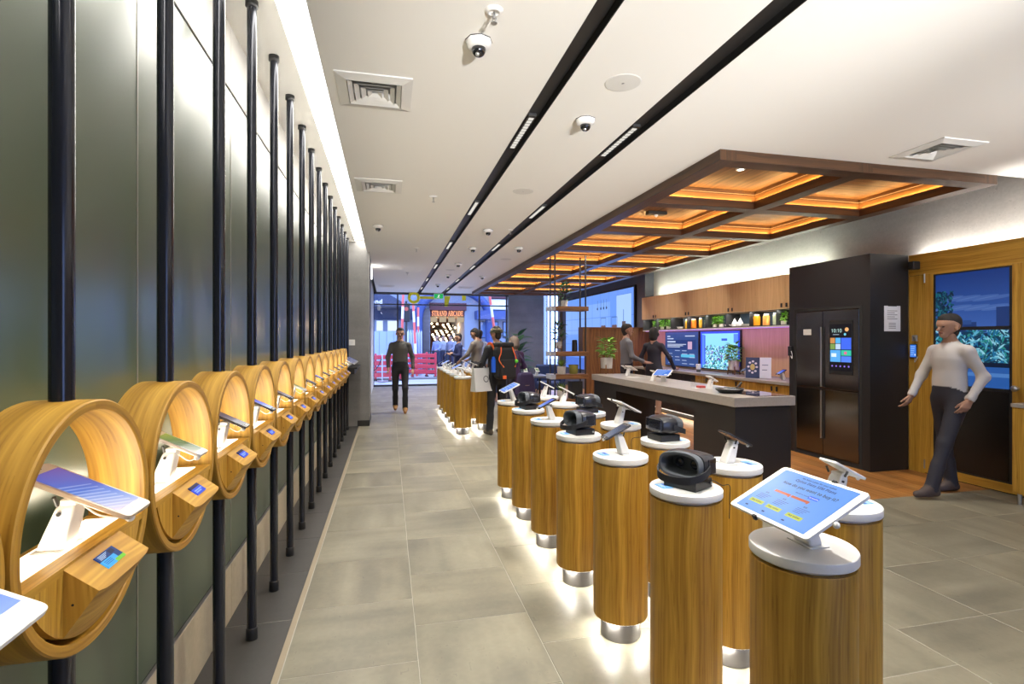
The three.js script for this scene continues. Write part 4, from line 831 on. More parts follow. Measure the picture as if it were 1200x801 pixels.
// ---------- back kitchen run
{
  const UX = 5.6, BX = 5.42, SX = 5.9, zE = atX(925, 400, 5.32)[2] - 0.004, zS = -10.85;
  const zU = [749.2, 767.2, 785.6, 805.4, 828.8, 856, 885, 919].map((u) => Math.max(atX(u, 340, UX)[2], zS)); zU[0] = zS; zU.push(zE);
  let n = 0;
  for (let k = 0; k < zU.length - 1; k++) {
    const a = zU[k], b = zU[k + 1]; if (b - a < 0.06) continue;
    const c = thing('wall_cabinet', `oak wall cabinet above the shelf, ${ORD[zU.length - 2 - k]} counted from the charcoal tower`, 'cabinet', [UX, 0, 0], 0, 'oak wall cabinets');
    mesh('cabinet_body', bb(0.02, 0.4, 1.957, 2.445, a + 0.001, b - 0.001), M.paleOak, c);
    const d = mesh('cabinet_door', rb(0, 0.0195, 1.955, 2.447, a + 0.002, b - 0.002, 0.002), M.paleOak, c);
    const hz = k % 2 ? a + 0.05 : b - 0.05; mesh('door_handle', rb(-0.014, -0.0005, 1.975, 2.035, hz - 0.014, hz + 0.014, 0.003), handleMat, d);
  }
  // base cabinets and worktop
  const nb = 6, bwid = (zE - zS) / nb;
  for (let k = 0; k < nb; k++) {
    const a = zS + k * bwid, b = a + bwid;
    const c = thing('base_cabinet', `base cabinet under the back worktop, ${ORD[nb - 1 - k]} counted from the charcoal tower`, 'cabinet', [BX, 0, 0], 0, 'base cabinets');
    mesh('cabinet_body', bb(0.02, 0.5, 0.12, 0.86, a + 0.001, b - 0.001), M.oak2, c); mesh('plinth', bb(0.09, 0.11, 0, 0.12, a, b), M.black, c);
    for (const s of [0, 1]) { const p = a + s * bwid / 2, d = mesh('cabinet_door', rb(0, 0.0195, 0.125, 0.857, p + 0.002, p + bwid / 2 - 0.002, 0.002), k > 2 ? M.oak : M.charcoal, c), hz = s ? p + 0.05 : p + bwid / 2 - 0.05; mesh('door_handle', rb(-0.014, -0.0005, 0.76, 0.83, hz - 0.014, hz + 0.014, 0.003), handleMat, d); }
  }
  const wt = thing('worktop', 'long pale stone worktop along the back kitchen wall', 'worktop', [0, 0, 0]); mesh('slab', rb(BX - 0.03, SX + 0.03, 0.862, 0.905, zS, zE - 0.002, 0.003), M.counter, wt); mesh('upstand', bb(SX + 0.02, SX + 0.03, 0.905, 0.925, zS, zE - 0.002), M.counter, wt);
  const sp = struct('wall_splashback', bb(SX + 0.03, WR - 0.001, 0.0, 1.957, zS, zE - 0.002), M.oak2, 'oak splashback behind the worktop');
  for (let q = zS; q < zE - 0.1; q += 0.61) mesh('panel', bb(SX + 0.022, SX + 0.03, 0.926, 1.688, q + 0.001, Math.min(q + 0.61, zE - 0.002) - 0.001), M.paleOak, sp);
  // open shelf of black frames under the wall cabinets
  const sh = thing('open_shelf', 'long black framed open shelf with lit base under the wall cabinets', 'shelf', [0, 0, 0]);
  mesh('shelf_board', rb(UX + 0.02, SX + 0.03, 1.69, 1.712, zS, zE - 0.002, 0.003), M.white, sh); mesh('shelf_back', bb(SX + 0.02, SX + 0.03, 1.7125, 1.95, zS, zE - 0.002), std({ color: lin(0.06, 0.09, 0.13), roughness: 0.3 }), sh);
  for (let k = 0; k <= 8; k++) { const q = zS + (zE - zS - 0.02) * k / 8; mesh('divider', bb(UX + 0.03, SX + 0.01, 1.7125, 1.95, q, q + 0.012), M.black, sh); }
  for (const yy of [1.713, 1.94]) mesh('rail', bb(UX + 0.022, UX + 0.034, yy, yy + 0.012, zS, zE - 0.002), M.black, sh);
  mesh('light_strip', bb(UX + 0.06, UX + 0.075, 1.951, 1.955, zS + 0.02, zE - 0.02), glowMat(1, 0.97, 0.9, 2), sh);
  mesh('purple_strip', bb(UX + 0.08, UX + 0.1, 1.684, 1.6895, zS + 0.02, zE - 0.02), glowMat(0.55, 0.22, 1, 1.5), sh);
  area(0.015, zE - zS - 0.1, lin(1, 0.97, 0.9), L.shelf, [UX + 0.067, 1.949, (zE + zS) / 2], [0, -1, 0]);
  area(0.02, zE - zS - 0.1, lin(0.5, 0.27, 1), L.purple, [UX + 0.09, 1.682, (zE + zS) / 2], [0.3, -0.95, 0]);
  const tk = thing('toe_light', 'white light strip along the foot of the base cabinets', 'light', [0, 0, 0]); mesh('strip', bb(BX + 0.055, BX + 0.085, 0.09, 0.1, zS + 0.02, zE - 0.02), glowMat(1, 0.95, 0.85, 2), tk); mesh('strip_rail', bb(BX + 0.05, BX + 0.089, 0.1, 0.118, zS, zE), M.steel, tk);
  area(0.02, zE - zS - 0.1, lin(1, 0.9, 0.7), L.toe * 2, [BX + 0.07, 0.088, (zE + zS) / 2], [-0.2, -0.98, 0]);
  const cv = thing('cove_light', 'hidden light strip on top of the oak wall cabinets', 'light', [5.88, 2.45, (zE + zS) / 2], 0, 'hidden wall cove lights'), hl = (zE - zS) / 2 - 0.05;
  mesh('strip', bb(-0.015, 0.015, 0.004, 0.012, -hl, hl), glowMat(0.92, 1, 0.82, 2), cv); mesh('strip_tray', bb(-0.04, 0.04, -0.002, 0.004, -hl, hl), M.white, cv);
  area(0.03, hl * 2, lin(0.93, 1, 0.84), L.wallCove, [5.88, 2.468, (zE + zS) / 2], [0.15, 1, 0]);
  // two wall screens
  const scr = (u0, u1, v0, v1, tex, k, label) => { const a = atX(u0, v0, SX), b = atX(u1, v1, SX), y1 = 1.675, y0 = 0.945, t = thing('wall_screen', label, 'screen', [SX, 0, 0], 0); mesh('bezel', rb(-0.012, 0.021, y0, y1, a[2], b[2], 0.004), M.black, t); mesh('screen', T(new THREE.PlaneGeometry(b[2] - a[2] - 0.04, y1 - y0 - 0.04).rotateY(-Math.PI / 2), -0.0126, (y0 + y1) / 2, (a[2] + b[2]) / 2), screenMat(tex, k), t); };
  scr(780, 819.5, 388, 430, canvasTex(640, 400, (g, w, h) => {
    g.fillStyle = '#34518f'; g.fillRect(0, 0, w, h); g.fillStyle = '#26407c'; g.fillRect(20, 90, w - 60, 110); g.fillStyle = '#d8e4ff'; g.fillRect(40, 40, 60, 14); g.fillRect(400, 40, 180, 10); g.fillRect(40, 70, 130, 12); g.fillRect(40, 105, 170, 16);
    for (let i = 0; i < 3; i++) g.fillRect(40, 140 + i * 16, 380 - i * 60, 8); g.fillStyle = '#d8b0d0'; g.fillRect(450, 110, 80, 90); g.fillStyle = '#60c8f0'; g.fillRect(320, 262, 260, 34); g.fillStyle = '#b8c8ee';
    for (let i = 0; i < 5; i++) for (let j = 0; j < 4; j++) if ((i + j * 2) % 3) g.fillRect(60 + j * 140, 215 + i * 38, 70 + (i * 13 + j * 29) % 40, 8);
  }), 0.9, 'wall screen with a dark blue menu page behind the worktop');
  scr(821, 868.5, 387, 432, canvasTex(640, 400, (g, w, h) => {
    g.fillStyle = '#8fd8f8'; g.fillRect(0, 0, w, h); let s = 5; const r = () => (s = (s * 16807) % 2147483647) / 2147483647;
    for (let k = 0; k < 700; k++) { const y = 150 + Math.pow(r(), 0.7) * 250; g.fillStyle = ['#2a7f88', '#48c0c8', '#1a4a78', '#a0e8e8', '#2a5aa8', '#d8f8f0', '#1c6a50', '#7a58b8'][k % 8]; g.save(); g.translate(r() * w, y); g.rotate(r() * 3); g.beginPath(); g.ellipse(0, 0, 5 + r() * 12, 4 + r() * 5, 0, 0, 7); g.fill(); g.restore(); }
    g.fillStyle = '#2c48e0'; g.fillRect(0, 0, w, 22); g.fillRect(0, 0, 26, h); g.fillRect(w - 26, 0, 26, h); g.fillRect(70, 40, 16, h - 80); g.fillStyle = '#5a88f0'; g.fillRect(26, 30, 44, h - 60); g.fillRect(w - 90, 30, 64, 90); g.fillStyle = '#3858d0'; g.fillRect(360, 75, 90, 24);
  }), 1.15, 'wall screen with a bright garden picture behind the worktop');
  // things on the open shelf
  const zz = (u) => atX(u, 375, 5.72)[2], amber = phys({ color: lin(0.9, 0.42, 0.03), roughness: 0.1, transmission: 0.5, thickness: 0.05 });
  const SY = 1.7125;
  [[767, 'first'], [775, 'second'], [782, 'third'], [829, 'fourth'], [837, 'fifth'], [844, 'sixth'], [917, 'seventh']].forEach(([u, o]) => pottedPlant(`small white potted herb on the open shelf, ${o} from the far end`, [5.74, SY, zz(u)], 0.5, 'bush', false, 'herb pots on the open shelf'));
  const jar = (u, c, label, h = 0.19, r = 0.05) => { const t = thing('jar', label, 'jar', [5.72, SY, zz(u)], 0, 'jars on the open shelf'); mesh('jar_body', lathe([[0, 0], [r, 0], [r + 0.002, 0.004], [r + 0.002, h * 0.8], [r * 0.7, h * 0.9], [0, h * 0.9]], 24), std({ color: c, roughness: 0.2 }), t); mesh('lid', lathe([[0, h * 0.9], [r * 0.75, h * 0.9], [r * 0.75, h], [0, h]], 20), M.white, t); };
  jar(806, lin(0.75, 0.42, 0.04), 'jar of golden pasta beside the orange jar'); jar(813, lin(0.75, 0.2, 0.02), 'jar of orange pieces between golden jars'); jar(821, lin(0.7, 0.38, 0.04), 'narrow golden jar beside the shelf divider', 0.2, 0.03);
  jar(887, lin(0.8, 0.34, 0.02), 'amber jar near the charcoal tower'); jar(898, lin(0.78, 0.38, 0.1), 'pale orange jar near the charcoal tower'); jar(908, lin(0.4, 0.45, 0.3), 'narrow greenish jar near the charcoal tower', 0.2, 0.028);
  [[789, 'bowl'], [797, 'bowl'], [854, 'bowl'], [861, 'pear'], [867.5, 'pear'], [874, 'bowl']].forEach(([u, k], i) => {
    const o = ['first', 'second', 'third', 'first', 'second', 'fourth'][i], t = thing(k === 'pear' ? 'ceramic_pear' : 'white_bowl', k === 'pear' ? `white ceramic pear on the open shelf, ${o} of the pair from the far end` : `white bowl on the open shelf, ${o} from the far end`, k === 'pear' ? 'ornament' : 'bowl', [5.72, SY, zz(u)], 0, 'white ceramics on the open shelf');
    if (k === 'pear') { mesh('pear_body', lathe([[0, 0], [0.04, 0.004], [0.052, 0.04], [0.045, 0.075], [0.022, 0.11], [0.012, 0.135], [0, 0.14]], 20), M.white, t); mesh('stalk', rod([0, 0.138, 0], [0.006, 0.16, 0], 0.003, 6), M.white, t); }
    else { mesh('bowl_shell', lathe([[0, 0.006], [0.03, 0], [0.036, 0.004], [0.07, 0.05], [0.066, 0.05], [0.03, 0.012], [0, 0.01]], 24), M.white, t); mesh('foot', lathe([[0.026, 0], [0.03, 0], [0.03, 0.008]], 20), M.white, t); }
  });
  // things on the worktop
  const WY = 0.906, wp = (u, v) => atY(u, v, WY);
  let p = wp(818.6, 435); const cup = thing('coffee_cup', 'white takeaway cup with a grey sleeve on the back worktop', 'cup', [5.6, WY, p[2] * 5.6 / p[0]]); mesh('cup_body', lathe([[0, 0.004], [0.034, 0], [0.046, 0.13], [0, 0.13]], 24), M.white, cup); mesh('sleeve', lathe([[0.037, 0.0], [0.0415, 0.05]], 24), std({ color: lin(0.12, 0.12, 0.13), roughness: 0.7, side: THREE.DoubleSide }), cup); mesh('cup_lid', lathe([[0.048, 0.128], [0.048, 0.136], [0.04, 0.146], [0, 0.146]], 24), M.white, cup);
  p = wp(863.5, 438.5); pottedPlant('leafy green plant in pale pot on wooden legs on the back worktop', [p[0] - 0.06, WY, p[2]], 1.15, 'bush');
  p = wp(890, 443); const bk = thing('display_book', 'open illustrated card standing on the back worktop by the plant', 'book', [p[0] - 0.02, WY, p[2]]); bk.rotation.y = -0.75;
  const bt = canvasTex(256, 256, (g, w, h) => { g.fillStyle = '#dfe2ee'; g.fillRect(0, 0, w, h); g.fillStyle = '#2e3a62'; g.fillRect(0, 0, w * 0.55, h); g.fillStyle = '#d8d0e0'; for (let k = 0; k < 8; k++) { g.beginPath(); g.arc(70 + 42 * Math.cos(k * 0.8), 120 + 70 * Math.sin(k * 0.8), 13, 0, 7); g.fill(); } g.fillStyle = '#c8b070'; g.beginPath(); g.ellipse(70, 120, 24, 40, 0, 0, 7); g.fill(); g.fillStyle = '#555d80'; g.fillRect(165, 90, 60, 8); g.fillRect(165, 150, 50, 8); });
  mesh('card_front', T(new THREE.BoxGeometry(0.36, 0.32, 0.006).rotateX(-0.15), 0, 0.163, 0), std({ map: bt, roughness: 0.5 }), bk); mesh('card_back', T(new THREE.BoxGeometry(0.34, 0.3, 0.004).rotateX(0.2), 0, 0.15, -0.055), M.white, bk);
  p = wp(875.5, 441); onStand(p[0], WY, p[2], Math.PI, 'phone', 'on the back worktop between plant and card', 'on the back worktop');
  p = wp(915, 445); onStand(p[0] + 0.05, WY, p[2], Math.PI, 'blue', 'on the back worktop beside the charcoal tower', 'on the back worktop');
  // brown divider at the kitchen's far end
  const dv = thing('divider_panel', 'brown timber divider panel behind the shop assistant in grey', 'panel', [0, 0, -11.05]); mesh('board', bb(4.3, 5.9, 0, 1.75, -0.03, 0.03, 'y'), M.walnut, dv); mesh('cap_rail', bb(4.29, 5.92, 1.75, 1.785, -0.05, 0.05, 'x'), walnutSolid, dv);
}
// ---------- big screen on the far right wall
{
  const BXs = 5.8, z1 = atX(745, 340, BXs)[2], z0 = -16.6, y1 = 2.83, y0 = 0.55;
  struct('wall_screen_mount', mg([bb(BXs + 0.03, WR, 0, 3.5, ZB, -11.1), bb(BXs - 0.0, WR, 0, 3.5, -11.45, -11.08)]), std({ color: lin(0.1, 0.1, 0.12), roughness: 0.6 }), 'dark wall that carries the big screen');
  const t = thing('video_wall', 'huge bluish video screen showing a white kitchen on the far right wall', 'screen', [BXs, 0, 0]);
  mesh('screen_frame', rb(-0.03, 0.028, y0, y1, z0, z1, 0.006), M.black, t);
  const tex = canvasTex(1024, 512, (g, w, h) => {
    g.fillStyle = '#6c9cf8'; g.fillRect(0, 0, w, h); g.fillStyle = '#84b0fc'; g.fillRect(0, 60, w * 0.72, 200);
    g.strokeStyle = '#4f7fe0'; g.lineWidth = 3; for (let k = 0; k < 9; k++) { g.beginPath(); g.moveTo(k * 120, 0); g.lineTo(k * 120, h); g.stroke(); } for (const y of [150, 230, 330, 430]) { g.beginPath(); g.moveTo(0, y); g.lineTo(w, y + 6); g.stroke(); }
    g.fillStyle = '#20345c'; for (const x of [560, 610, 650, 690]) { g.fillRect(x, 40, 3, 50); g.beginPath(); g.arc(x, 96, 9, 0, 7); g.fill(); } g.fillStyle = '#a8ccff'; g.fillRect(820, 30, 180, 300); g.strokeRect(820, 30, 180, 300); g.fillStyle = '#3560c0'; g.fillRect(905, 120, 6, 80);
    for (const x of [610, 760]) { g.strokeStyle = '#35508c'; g.strokeRect(x, 160, 70, 90); g.fillStyle = '#6a4a40'; for (let k = 0; k < 6; k++) { g.beginPath(); g.arc(x + 15 + (k % 3) * 20, 235 - Math.floor(k / 3) * 18, 11, 0, 7); g.fill(); } } g.fillStyle = '#5b4a4a'; g.fillRect(890, 190, 44, 50);
    g.fillStyle = '#4a74d8'; g.fillRect(0, 430, w, 82);
  });
  mesh('screen', T(new THREE.PlaneGeometry(z1 - z0 - 0.1, y1 - y0 - 0.1).rotateY(-Math.PI / 2), -0.0305, (y0 + y1) / 2, (z0 + z1) / 2), screenMat(tex, 1.0), t);
  area(4.6, 2.1, lin(0.2, 0.4, 1), 1.9, [BXs - 0.05, (y0 + y1) / 2, (z0 + z1) / 2], [-1, 0, 0]);
}
// ---------- island counter
const IY = 0.92;
{
  const x0 = 3.37, x1 = 4.09, z0 = -8.34, z1 = -4.57;
  const t = thing('island_counter', 'long island counter with pale stone top and charcoal base', 'counter', [0, 0, 0]);
  mesh('counter_top', rb(x0, x1, 0.825, IY, z0, z1, 0.004), M.counter, t);
  mesh('base_block', bb(x0 + 0.03, x1 - 0.03, 0, 0.824, -5.336, z1 - 0.03), M.charcoal, t); mesh('base_block', bb(x0 + 0.03, x1 - 0.03, 0, 0.824, z0 + 0.04, -7.43), M.charcoal, t);
  mesh('apron', bb(x0 + 0.03, x0 + 0.06, 0.715, 0.824, -7.43, -5.336), M.charcoal, t); mesh('apron', bb(x1 - 0.06, x1 - 0.03, 0.715, 0.824, -7.43, -5.336), M.charcoal, t);
  const P = (u, v) => atY(u, v, IY + 0.001);
  let p = P(709.5, 437.5); pottedPlant('bright green leafy plant in pale pot on wooden legs at the island end', [p[0] + 0.02, IY, p[2]], 1.3, 'bush');
  p = P(735, 440); onStand(p[0], IY, p[2], 0.3, 'pad', 'on the island beside the green plant', 'on the island counter');
  p = P(765, 446); onStand(p[0], IY, p[2], 0.3, 'white', 'on the island behind the glowing tablet', 'on the island counter');
  p = P(782, 447); onStand(p[0] - 0.05, IY, p[2], Math.PI + 0.6, 'pad', 'in the middle of the island facing the walkway', 'on the island counter');
  p = P(831, 455); onStand(p[0], IY, p[2], 0.2, 'white', 'on the island beside the clear box', 'on the island counter');
  p = P(745, 442); const pap = thing('paper_leaflet', 'white leaflet lying on the island beside the tablets', 'leaflet', [p[0], IY, p[2]]); mesh('sheet', T(new THREE.BoxGeometry(0.2, 0.002, 0.28), 0, 0.0012, 0), M.white, pap); mesh('fold', T(new THREE.BoxGeometry(0.19, 0.002, 0.14).rotateX(-0.08), 0, 0.009, 0.06), M.white, pap);
  p = P(820.5, 454.5); const bx = thing('clear_box', 'small clear box with red contents on the island', 'box', [p[0], IY, p[2]]); mesh('box_walls', mg([bb(-0.09, 0.09, 0.004, 0.1, -0.06, -0.058), bb(-0.09, 0.09, 0.004, 0.1, 0.058, 0.06), bb(-0.09, -0.088, 0.004, 0.1, -0.058, 0.058), bb(0.088, 0.09, 0.004, 0.1, -0.058, 0.058)]), M.pane, bx); mesh('box_base', bb(-0.09, 0.09, 0, 0.004, -0.06, 0.06), M.white, bx); mesh('red_contents', rb(-0.03, 0.05, 0.0045, 0.03, -0.04, 0.04, 0.006), std({ color: lin(0.5, 0.03, 0.02), roughness: 0.4 }), bx);
  // shallow pan and cook top
  const g = atY(889, 461, IY); const ck = thing('cook_top', 'flat black glass cook top let into the island end', 'cook top', [3.86, IY, -4.85]); mesh('glass_plate', rb(-0.2, 0.2, 0, 0.006, -0.24, 0.24, 0.003), phys({ color: lin(0.012, 0.01, 0.01), roughness: 0.08, clearcoat: 1 }), ck); mesh('zone_ring', T(new THREE.TorusGeometry(0.09, 0.0012, 4, 40).rotateX(Math.PI / 2), 0, 0.0062, -0.1), M.steel, ck);
  p = P(851, 460); const pan = thing('frying_pan', 'shallow black pan with handle on the island', 'pan', [p[0] + 0.04, IY, p[2]]); mesh('pan_bowl', lathe([[0, 0.004], [0.1, 0], [0.14, 0.03], [0.15, 0.05], [0.145, 0.05], [0.1, 0.008], [0, 0.01]], 36), M.black, pan); mesh('pan_handle', rod([0.13, 0.045, -0.05], [0.24, 0.1, -0.12], 0.012, 10), M.black, pan); mesh('pan_rim', T(new THREE.TorusGeometry(0.148, 0.003, 6, 40).rotateX(Math.PI / 2), 0, 0.05, 0), M.steel, pan);
}
// ---------- hanging shelf unit at the island's far end
{
  const x0 = 2.72, x1 = 3.31, z1 = -8.4, z0 = -8.7;
  const t = thing('shelf_unit', 'slim black post shelving with brown boards at the far end of the island', 'shelving', [0, 0, 0]);
  for (const x of [x0 + 0.02, x1 - 0.02]) for (const z of [z0 + 0.02, z1 - 0.02]) mesh('post', bb(x - 0.011, x + 0.011, 0, 2.944, z - 0.011, z + 0.011), M.black, t);
  for (const [a, b] of [[1.995, 2.07], [1.222, 1.3], [0.835, 0.915], [0.42, 0.49]]) { const s = mesh('shelf_board', rb(x0 + 0.03, x1 + 0.03, a, b, z0, z1, 0.003, 'x'), walnutSolid, t); mesh('end_cap', bb(x0 - 0.05, x0 + 0.03, a, b, z0, z1), std({ color: lin(0.35, 0.36, 0.4), roughness: 0.4 }), s); }
  mesh('side_box', rb(x1 - 0.06, x1 + 0.05, 1.301, 1.72, z0 + 0.04, z1 - 0.04, 0.003), walnutSolid, t);
  const zc = (z0 + z1) / 2;
  pottedPlant('dark green bushy plant on the top board of the slim shelving', [2.95, 2.07, zc], 0.75, 'ficus', false);
  pottedPlant('tall ficus in pale pot on the slim shelving, second board', [2.84, 1.3, zc], 0.8, 'ficus', true);
  pottedPlant('spiky succulent in white pot on the slim shelving, third board', [2.9, 0.915, zc], 0.95, 'spiky', false);
  pottedPlant('spiky succulent in white pot on the lowest board of the slim shelving', [2.9, 0.49, zc], 1.0, 'spiky', false);
  const sp = thing('smart_speaker', 'small black speaker on the second board of the slim shelving', 'speaker', [3.14, 1.3, zc]); mesh('speaker_body', lathe([[0, 0], [0.045, 0], [0.05, 0.01], [0.045, 0.19], [0.03, 0.2], [0, 0.2]], 24), M.black, sp); mesh('speaker_ring', T(new THREE.TorusGeometry(0.032, 0.003, 6, 24).rotateX(Math.PI / 2), 0, 0.2, 0), M.steel, sp);
  const bs = thing('basket', 'yellow green woven basket on the third board of the slim shelving', 'basket', [3.12, 0.915, zc]); mesh('basket_body', lathe([[0, 0], [0.07, 0], [0.085, 0.15], [0.08, 0.15], [0.066, 0.01], [0, 0.01]], 24), std({ color: lin(0.3, 0.28, 0.06), roughness: 0.9 }), bs); mesh('basket_rim', T(new THREE.TorusGeometry(0.083, 0.006, 6, 28).rotateX(Math.PI / 2), 0, 0.15, 0), std({ color: lin(0.2, 0.18, 0.04), roughness: 0.9 }), bs);
  const sb = thing('speaker_box', 'dark boxy speaker on the lowest board of the slim shelving', 'speaker', [3.15, 0.49, zc]); mesh('cabinet', rb(-0.1, 0.1, 0, 0.3, -0.1, 0.1, 0.006), M.charcoal, sb); mesh('grille', rb(-0.09, 0.09, 0.01, 0.29, 0.1, 0.106, 0.003), M.matBlack, sb);
}
// ---------- lounge behind: blue chairs and a low table
{
  const blue = std({ color: lin(0.02, 0.04, 0.13), roughness: 0.85 });
  const chair = (x, z, r, w) => { const t = thing('lounge_chair', `dark blue upholstered lounge chair ${w}`, 'chair', [x, 0, z], r, 'dark blue lounge chairs'); mesh('seat', rb(-0.32, 0.32, 0.24, 0.44, -0.3, 0.32, 0.06, 'y', 3), blue, t); mesh('backrest', rb(-0.34, 0.34, 0.4, 0.86, -0.36, -0.22, 0.06, 'y', 3), blue, t); for (const s of [-1, 1]) mesh('armrest', rb(s * 0.36 - 0.05, s * 0.36 + 0.05, 0.24, 0.62, -0.32, 0.3, 0.04, 'y', 3), blue, t); for (const [a, b] of [[-0.3, -0.28], [0.3, -0.28], [-0.3, 0.26], [0.3, 0.26]]) mesh('leg', cyl(0.018, 0.012, 0.24, a, 0.12, b, 10), M.black, t); };
  chair(2.9, -12.2, 0.3, 'nearer the slim shelving'); chair(4.0, -12.8, -0.3, 'before the huge video screen');
  const tb = thing('demo_table', 'blue lit demo table with devices behind the slim shelving', 'table', [2.75, 0, -10.6]); mesh('table_top', rb(-0.5, 0.5, 0.72, 0.76, -0.35, 0.35, 0.005), std({ color: lin(0.1, 0.12, 0.18), roughness: 0.3 }), tb); for (const [a, b] of [[-0.45, -0.3], [0.45, -0.3], [-0.45, 0.3], [0.45, 0.3]]) mesh('leg', bb(a - 0.02, a + 0.02, 0, 0.72, b - 0.02, b + 0.02), M.black, tb); mesh('shelf', rb(-0.45, 0.45, 0.3, 0.33, -0.3, 0.3, 0.004), M.black, tb);
  for (let k = 0; k < 3; k++) onStand(2.5 + k * 0.25, 0.76, -10.45, -Math.PI / 2, 'white', `on the demo table behind the shelving, ${ORD[k]} from the walkway`, 'on the demo table');
  pottedPlant('tall dark plant standing beside the concrete front pier', [3.95, 0, -16.3], 3.2, 'ficus', false);
}

// ---------- the street beyond the shop front
const font = await new FontLoader().loadAsync('fonts/droid/droid_sans_bold.typeface.json');
const serif = await new FontLoader().loadAsync('fonts/droid/droid_serif_bold.typeface.json');
function words3d(text, size, f = font, depth = 0.04) { const g = new TextGeometry(text, { font: f, size, depth, curveSegments: 3, bevelEnabled: false }); g.computeBoundingBox(); const b = g.boundingBox; g.translate(-(b.max.x + b.min.x) / 2, -(b.max.y + b.min.y) / 2, 0); return g; }
{
  const Z = -27, pt = (u, v, z = Z) => atZ(u, v, z), X = (u, z = Z) => atZ(u, 398, z)[0], Yv = (v, u = 520, z = Z) => atZ(u, v, z)[1];
  const pave = std({ map: concreteMap(91, [176, 176, 176], 0.2), roughness: 0.6 });
  const g = struct('ground_street', bb(-14, 22, -0.14, -0.03, -40, ZB - 0.15), pave, 'pale pavement of the street outside');
  mesh('kerb', rb(-14, 22, -0.05, 0.03, -20.9, -20.5, 0.01), M.concrete, g);
  const wallM = std({ color: lin(0.26, 0.29, 0.36), roughness: 0.8 }), dark = std({ color: lin(0.025, 0.035, 0.08), roughness: 0.6 }), navy = std({ color: lin(0.03, 0.06, 0.2), roughness: 0.5 }), stoneD = std({ map: concreteMap(95, [92, 86, 88], 0.3), roughness: 0.7 }), redB = std({ color: lin(0.09, 0.022, 0.025), roughness: 0.6 });
  // arcade building
  const a0 = X(504), a1 = X(544.5), H = 9;
  const b = thing('arcade_building', 'building across the street with a lit arcade entrance and red lettering', 'building', [0, 0, 0]);
  mesh('facade', mg([bb(X(494) - 0.1, a0, 0, H, Z - 6, Z), bb(a1, X(640), 0, H, Z - 6, Z), bb(a0, a1, Yv(356), H, Z - 6, Z)]), wallM, b);
  mesh('stone_pillar', rb(X(494), a0 - 0.05, 0, Yv(362), Z + 0.005, Z + 0.35, 0.02), stoneD, b);
  mesh('red_fascia', bb(X(503), X(546), Yv(363.5), Yv(355), Z + 0.005, Z + 0.2), redB, b);
  mesh('sign_board', bb(a0, a1, Yv(370), Yv(364), Z - 0.1, Z - 0.02), redB, b);
  const txt = words3d('STRAND ARCADE', 0.26, serif, 0.05); { const bx = new THREE.Box3().setFromBufferAttribute(txt.attributes.position), k = (a1 - a0) * 0.9 / (bx.max.x - bx.min.x); txt.scale(k, 1, 1); } const c = pt(524.5, 367); mesh('sign_letters', T(txt, c[0], c[1], Z - 0.015), glowMat(1, 0.42, 0.22, 1.3), b).userData.label = 'glowing red STRAND ARCADE lettering';
  mesh('arcade_floor', bb(a0, a1, -0.03, 0.01, Z - 6, Z), pave, b); mesh('arcade_back', bb(a0, a1, 0, Yv(356), Z - 6.1, Z - 5.9), std({ color: lin(0.12, 0.05, 0.03), roughness: 0.7 }), b); mesh('arcade_ceiling', bb(a0, a1, Yv(370), Yv(368), Z - 6, Z - 0.1), std({ color: lin(0.16, 0.08, 0.05), roughness: 0.7 }), b);
  for (let k = 0; k < 4; k++) mesh('menu_panel', bb(X(505 + k * 10.5), X(513 + k * 10.5), Yv(377), Yv(371.3), Z - 0.3, Z - 0.25), glowMat(1, 0.8, 0.55, 0.45), b);
  for (let r = 0; r < 4; r++) mesh('bottle_shelf', bb(a0, a1, Yv(381 + r * 5.2) - 0.02, Yv(381 + r * 5.2), Z - 5.85, Z - 5.5), std({ color: lin(0.2, 0.09, 0.04), roughness: 0.6 }), b);
  // blue arch in front of the entrance
  const ax = (X(490) + X(571)) / 2, ar = (X(571) - X(490)) / 2, ay = Yv(372);
  const ap = []; for (let k = 0; k <= 24; k++) { const t = Math.PI * k / 24; ap.push([ax - Math.cos(t) * ar, ay + Math.sin(t) * (Yv(340) - ay), Z + 0.5]); }
  mesh('blue_arch', mg([tube(ap, 0.22, 48, 8), rod([ax - ar, 0, Z + 0.5], ap[0], 0.2, 8), rod([ax + ar, 0, Z + 0.5], ap[24], 0.2, 8)]), navy, b);
  for (const [u, w] of [[566, 8], [580, 8], [593, 8]]) { const f = mesh('window_frame', bb(X(u - w / 2), X(u + w / 2), Yv(396), Yv(376), Z, Z + 0.05), dark, b); mesh('pane', bb(X(u - w / 2 + 1), X(u + w / 2 - 1), Yv(395), Yv(377), Z + 0.051, Z + 0.06), phys({ color: lin(0.15, 0.25, 0.5), roughness: 0.1 }), f); }
  mesh('blue_canopy', bb(X(556), X(612), Yv(374), Yv(364), Z, Z + 0.9), navy, b); mesh('white_band', bb(X(574), X(612), Yv(362), Yv(350), Z, Z + 0.3), M.white, b); mesh('red_band', bb(X(574), X(612), Yv(349), Yv(345), Z, Z + 0.4), redB, b);
  // warm bulbs and bottles inside the arcade
  let bulb0;
  for (let k = 0; k < 46; k++) {
    const u = 506 + ((k * 37) % 100) / 100 * 37, v = 379 + ((k * 61) % 100) / 100 * 22, p = pt(u, v, Z - 5 + (k % 5)), label = 'small warm bulb glowing inside the arcade entrance';
    if (bulb0) { copyOf(bulb0, p, 0, label); continue; }
    bulb0 = single('bulb', new THREE.SphereGeometry(0.07, 8, 6), glowMat(1, 0.82, 0.55, 4), label, 'bulb', 'bulbs inside the arcade'); bulb0.position.set(...p);
  }
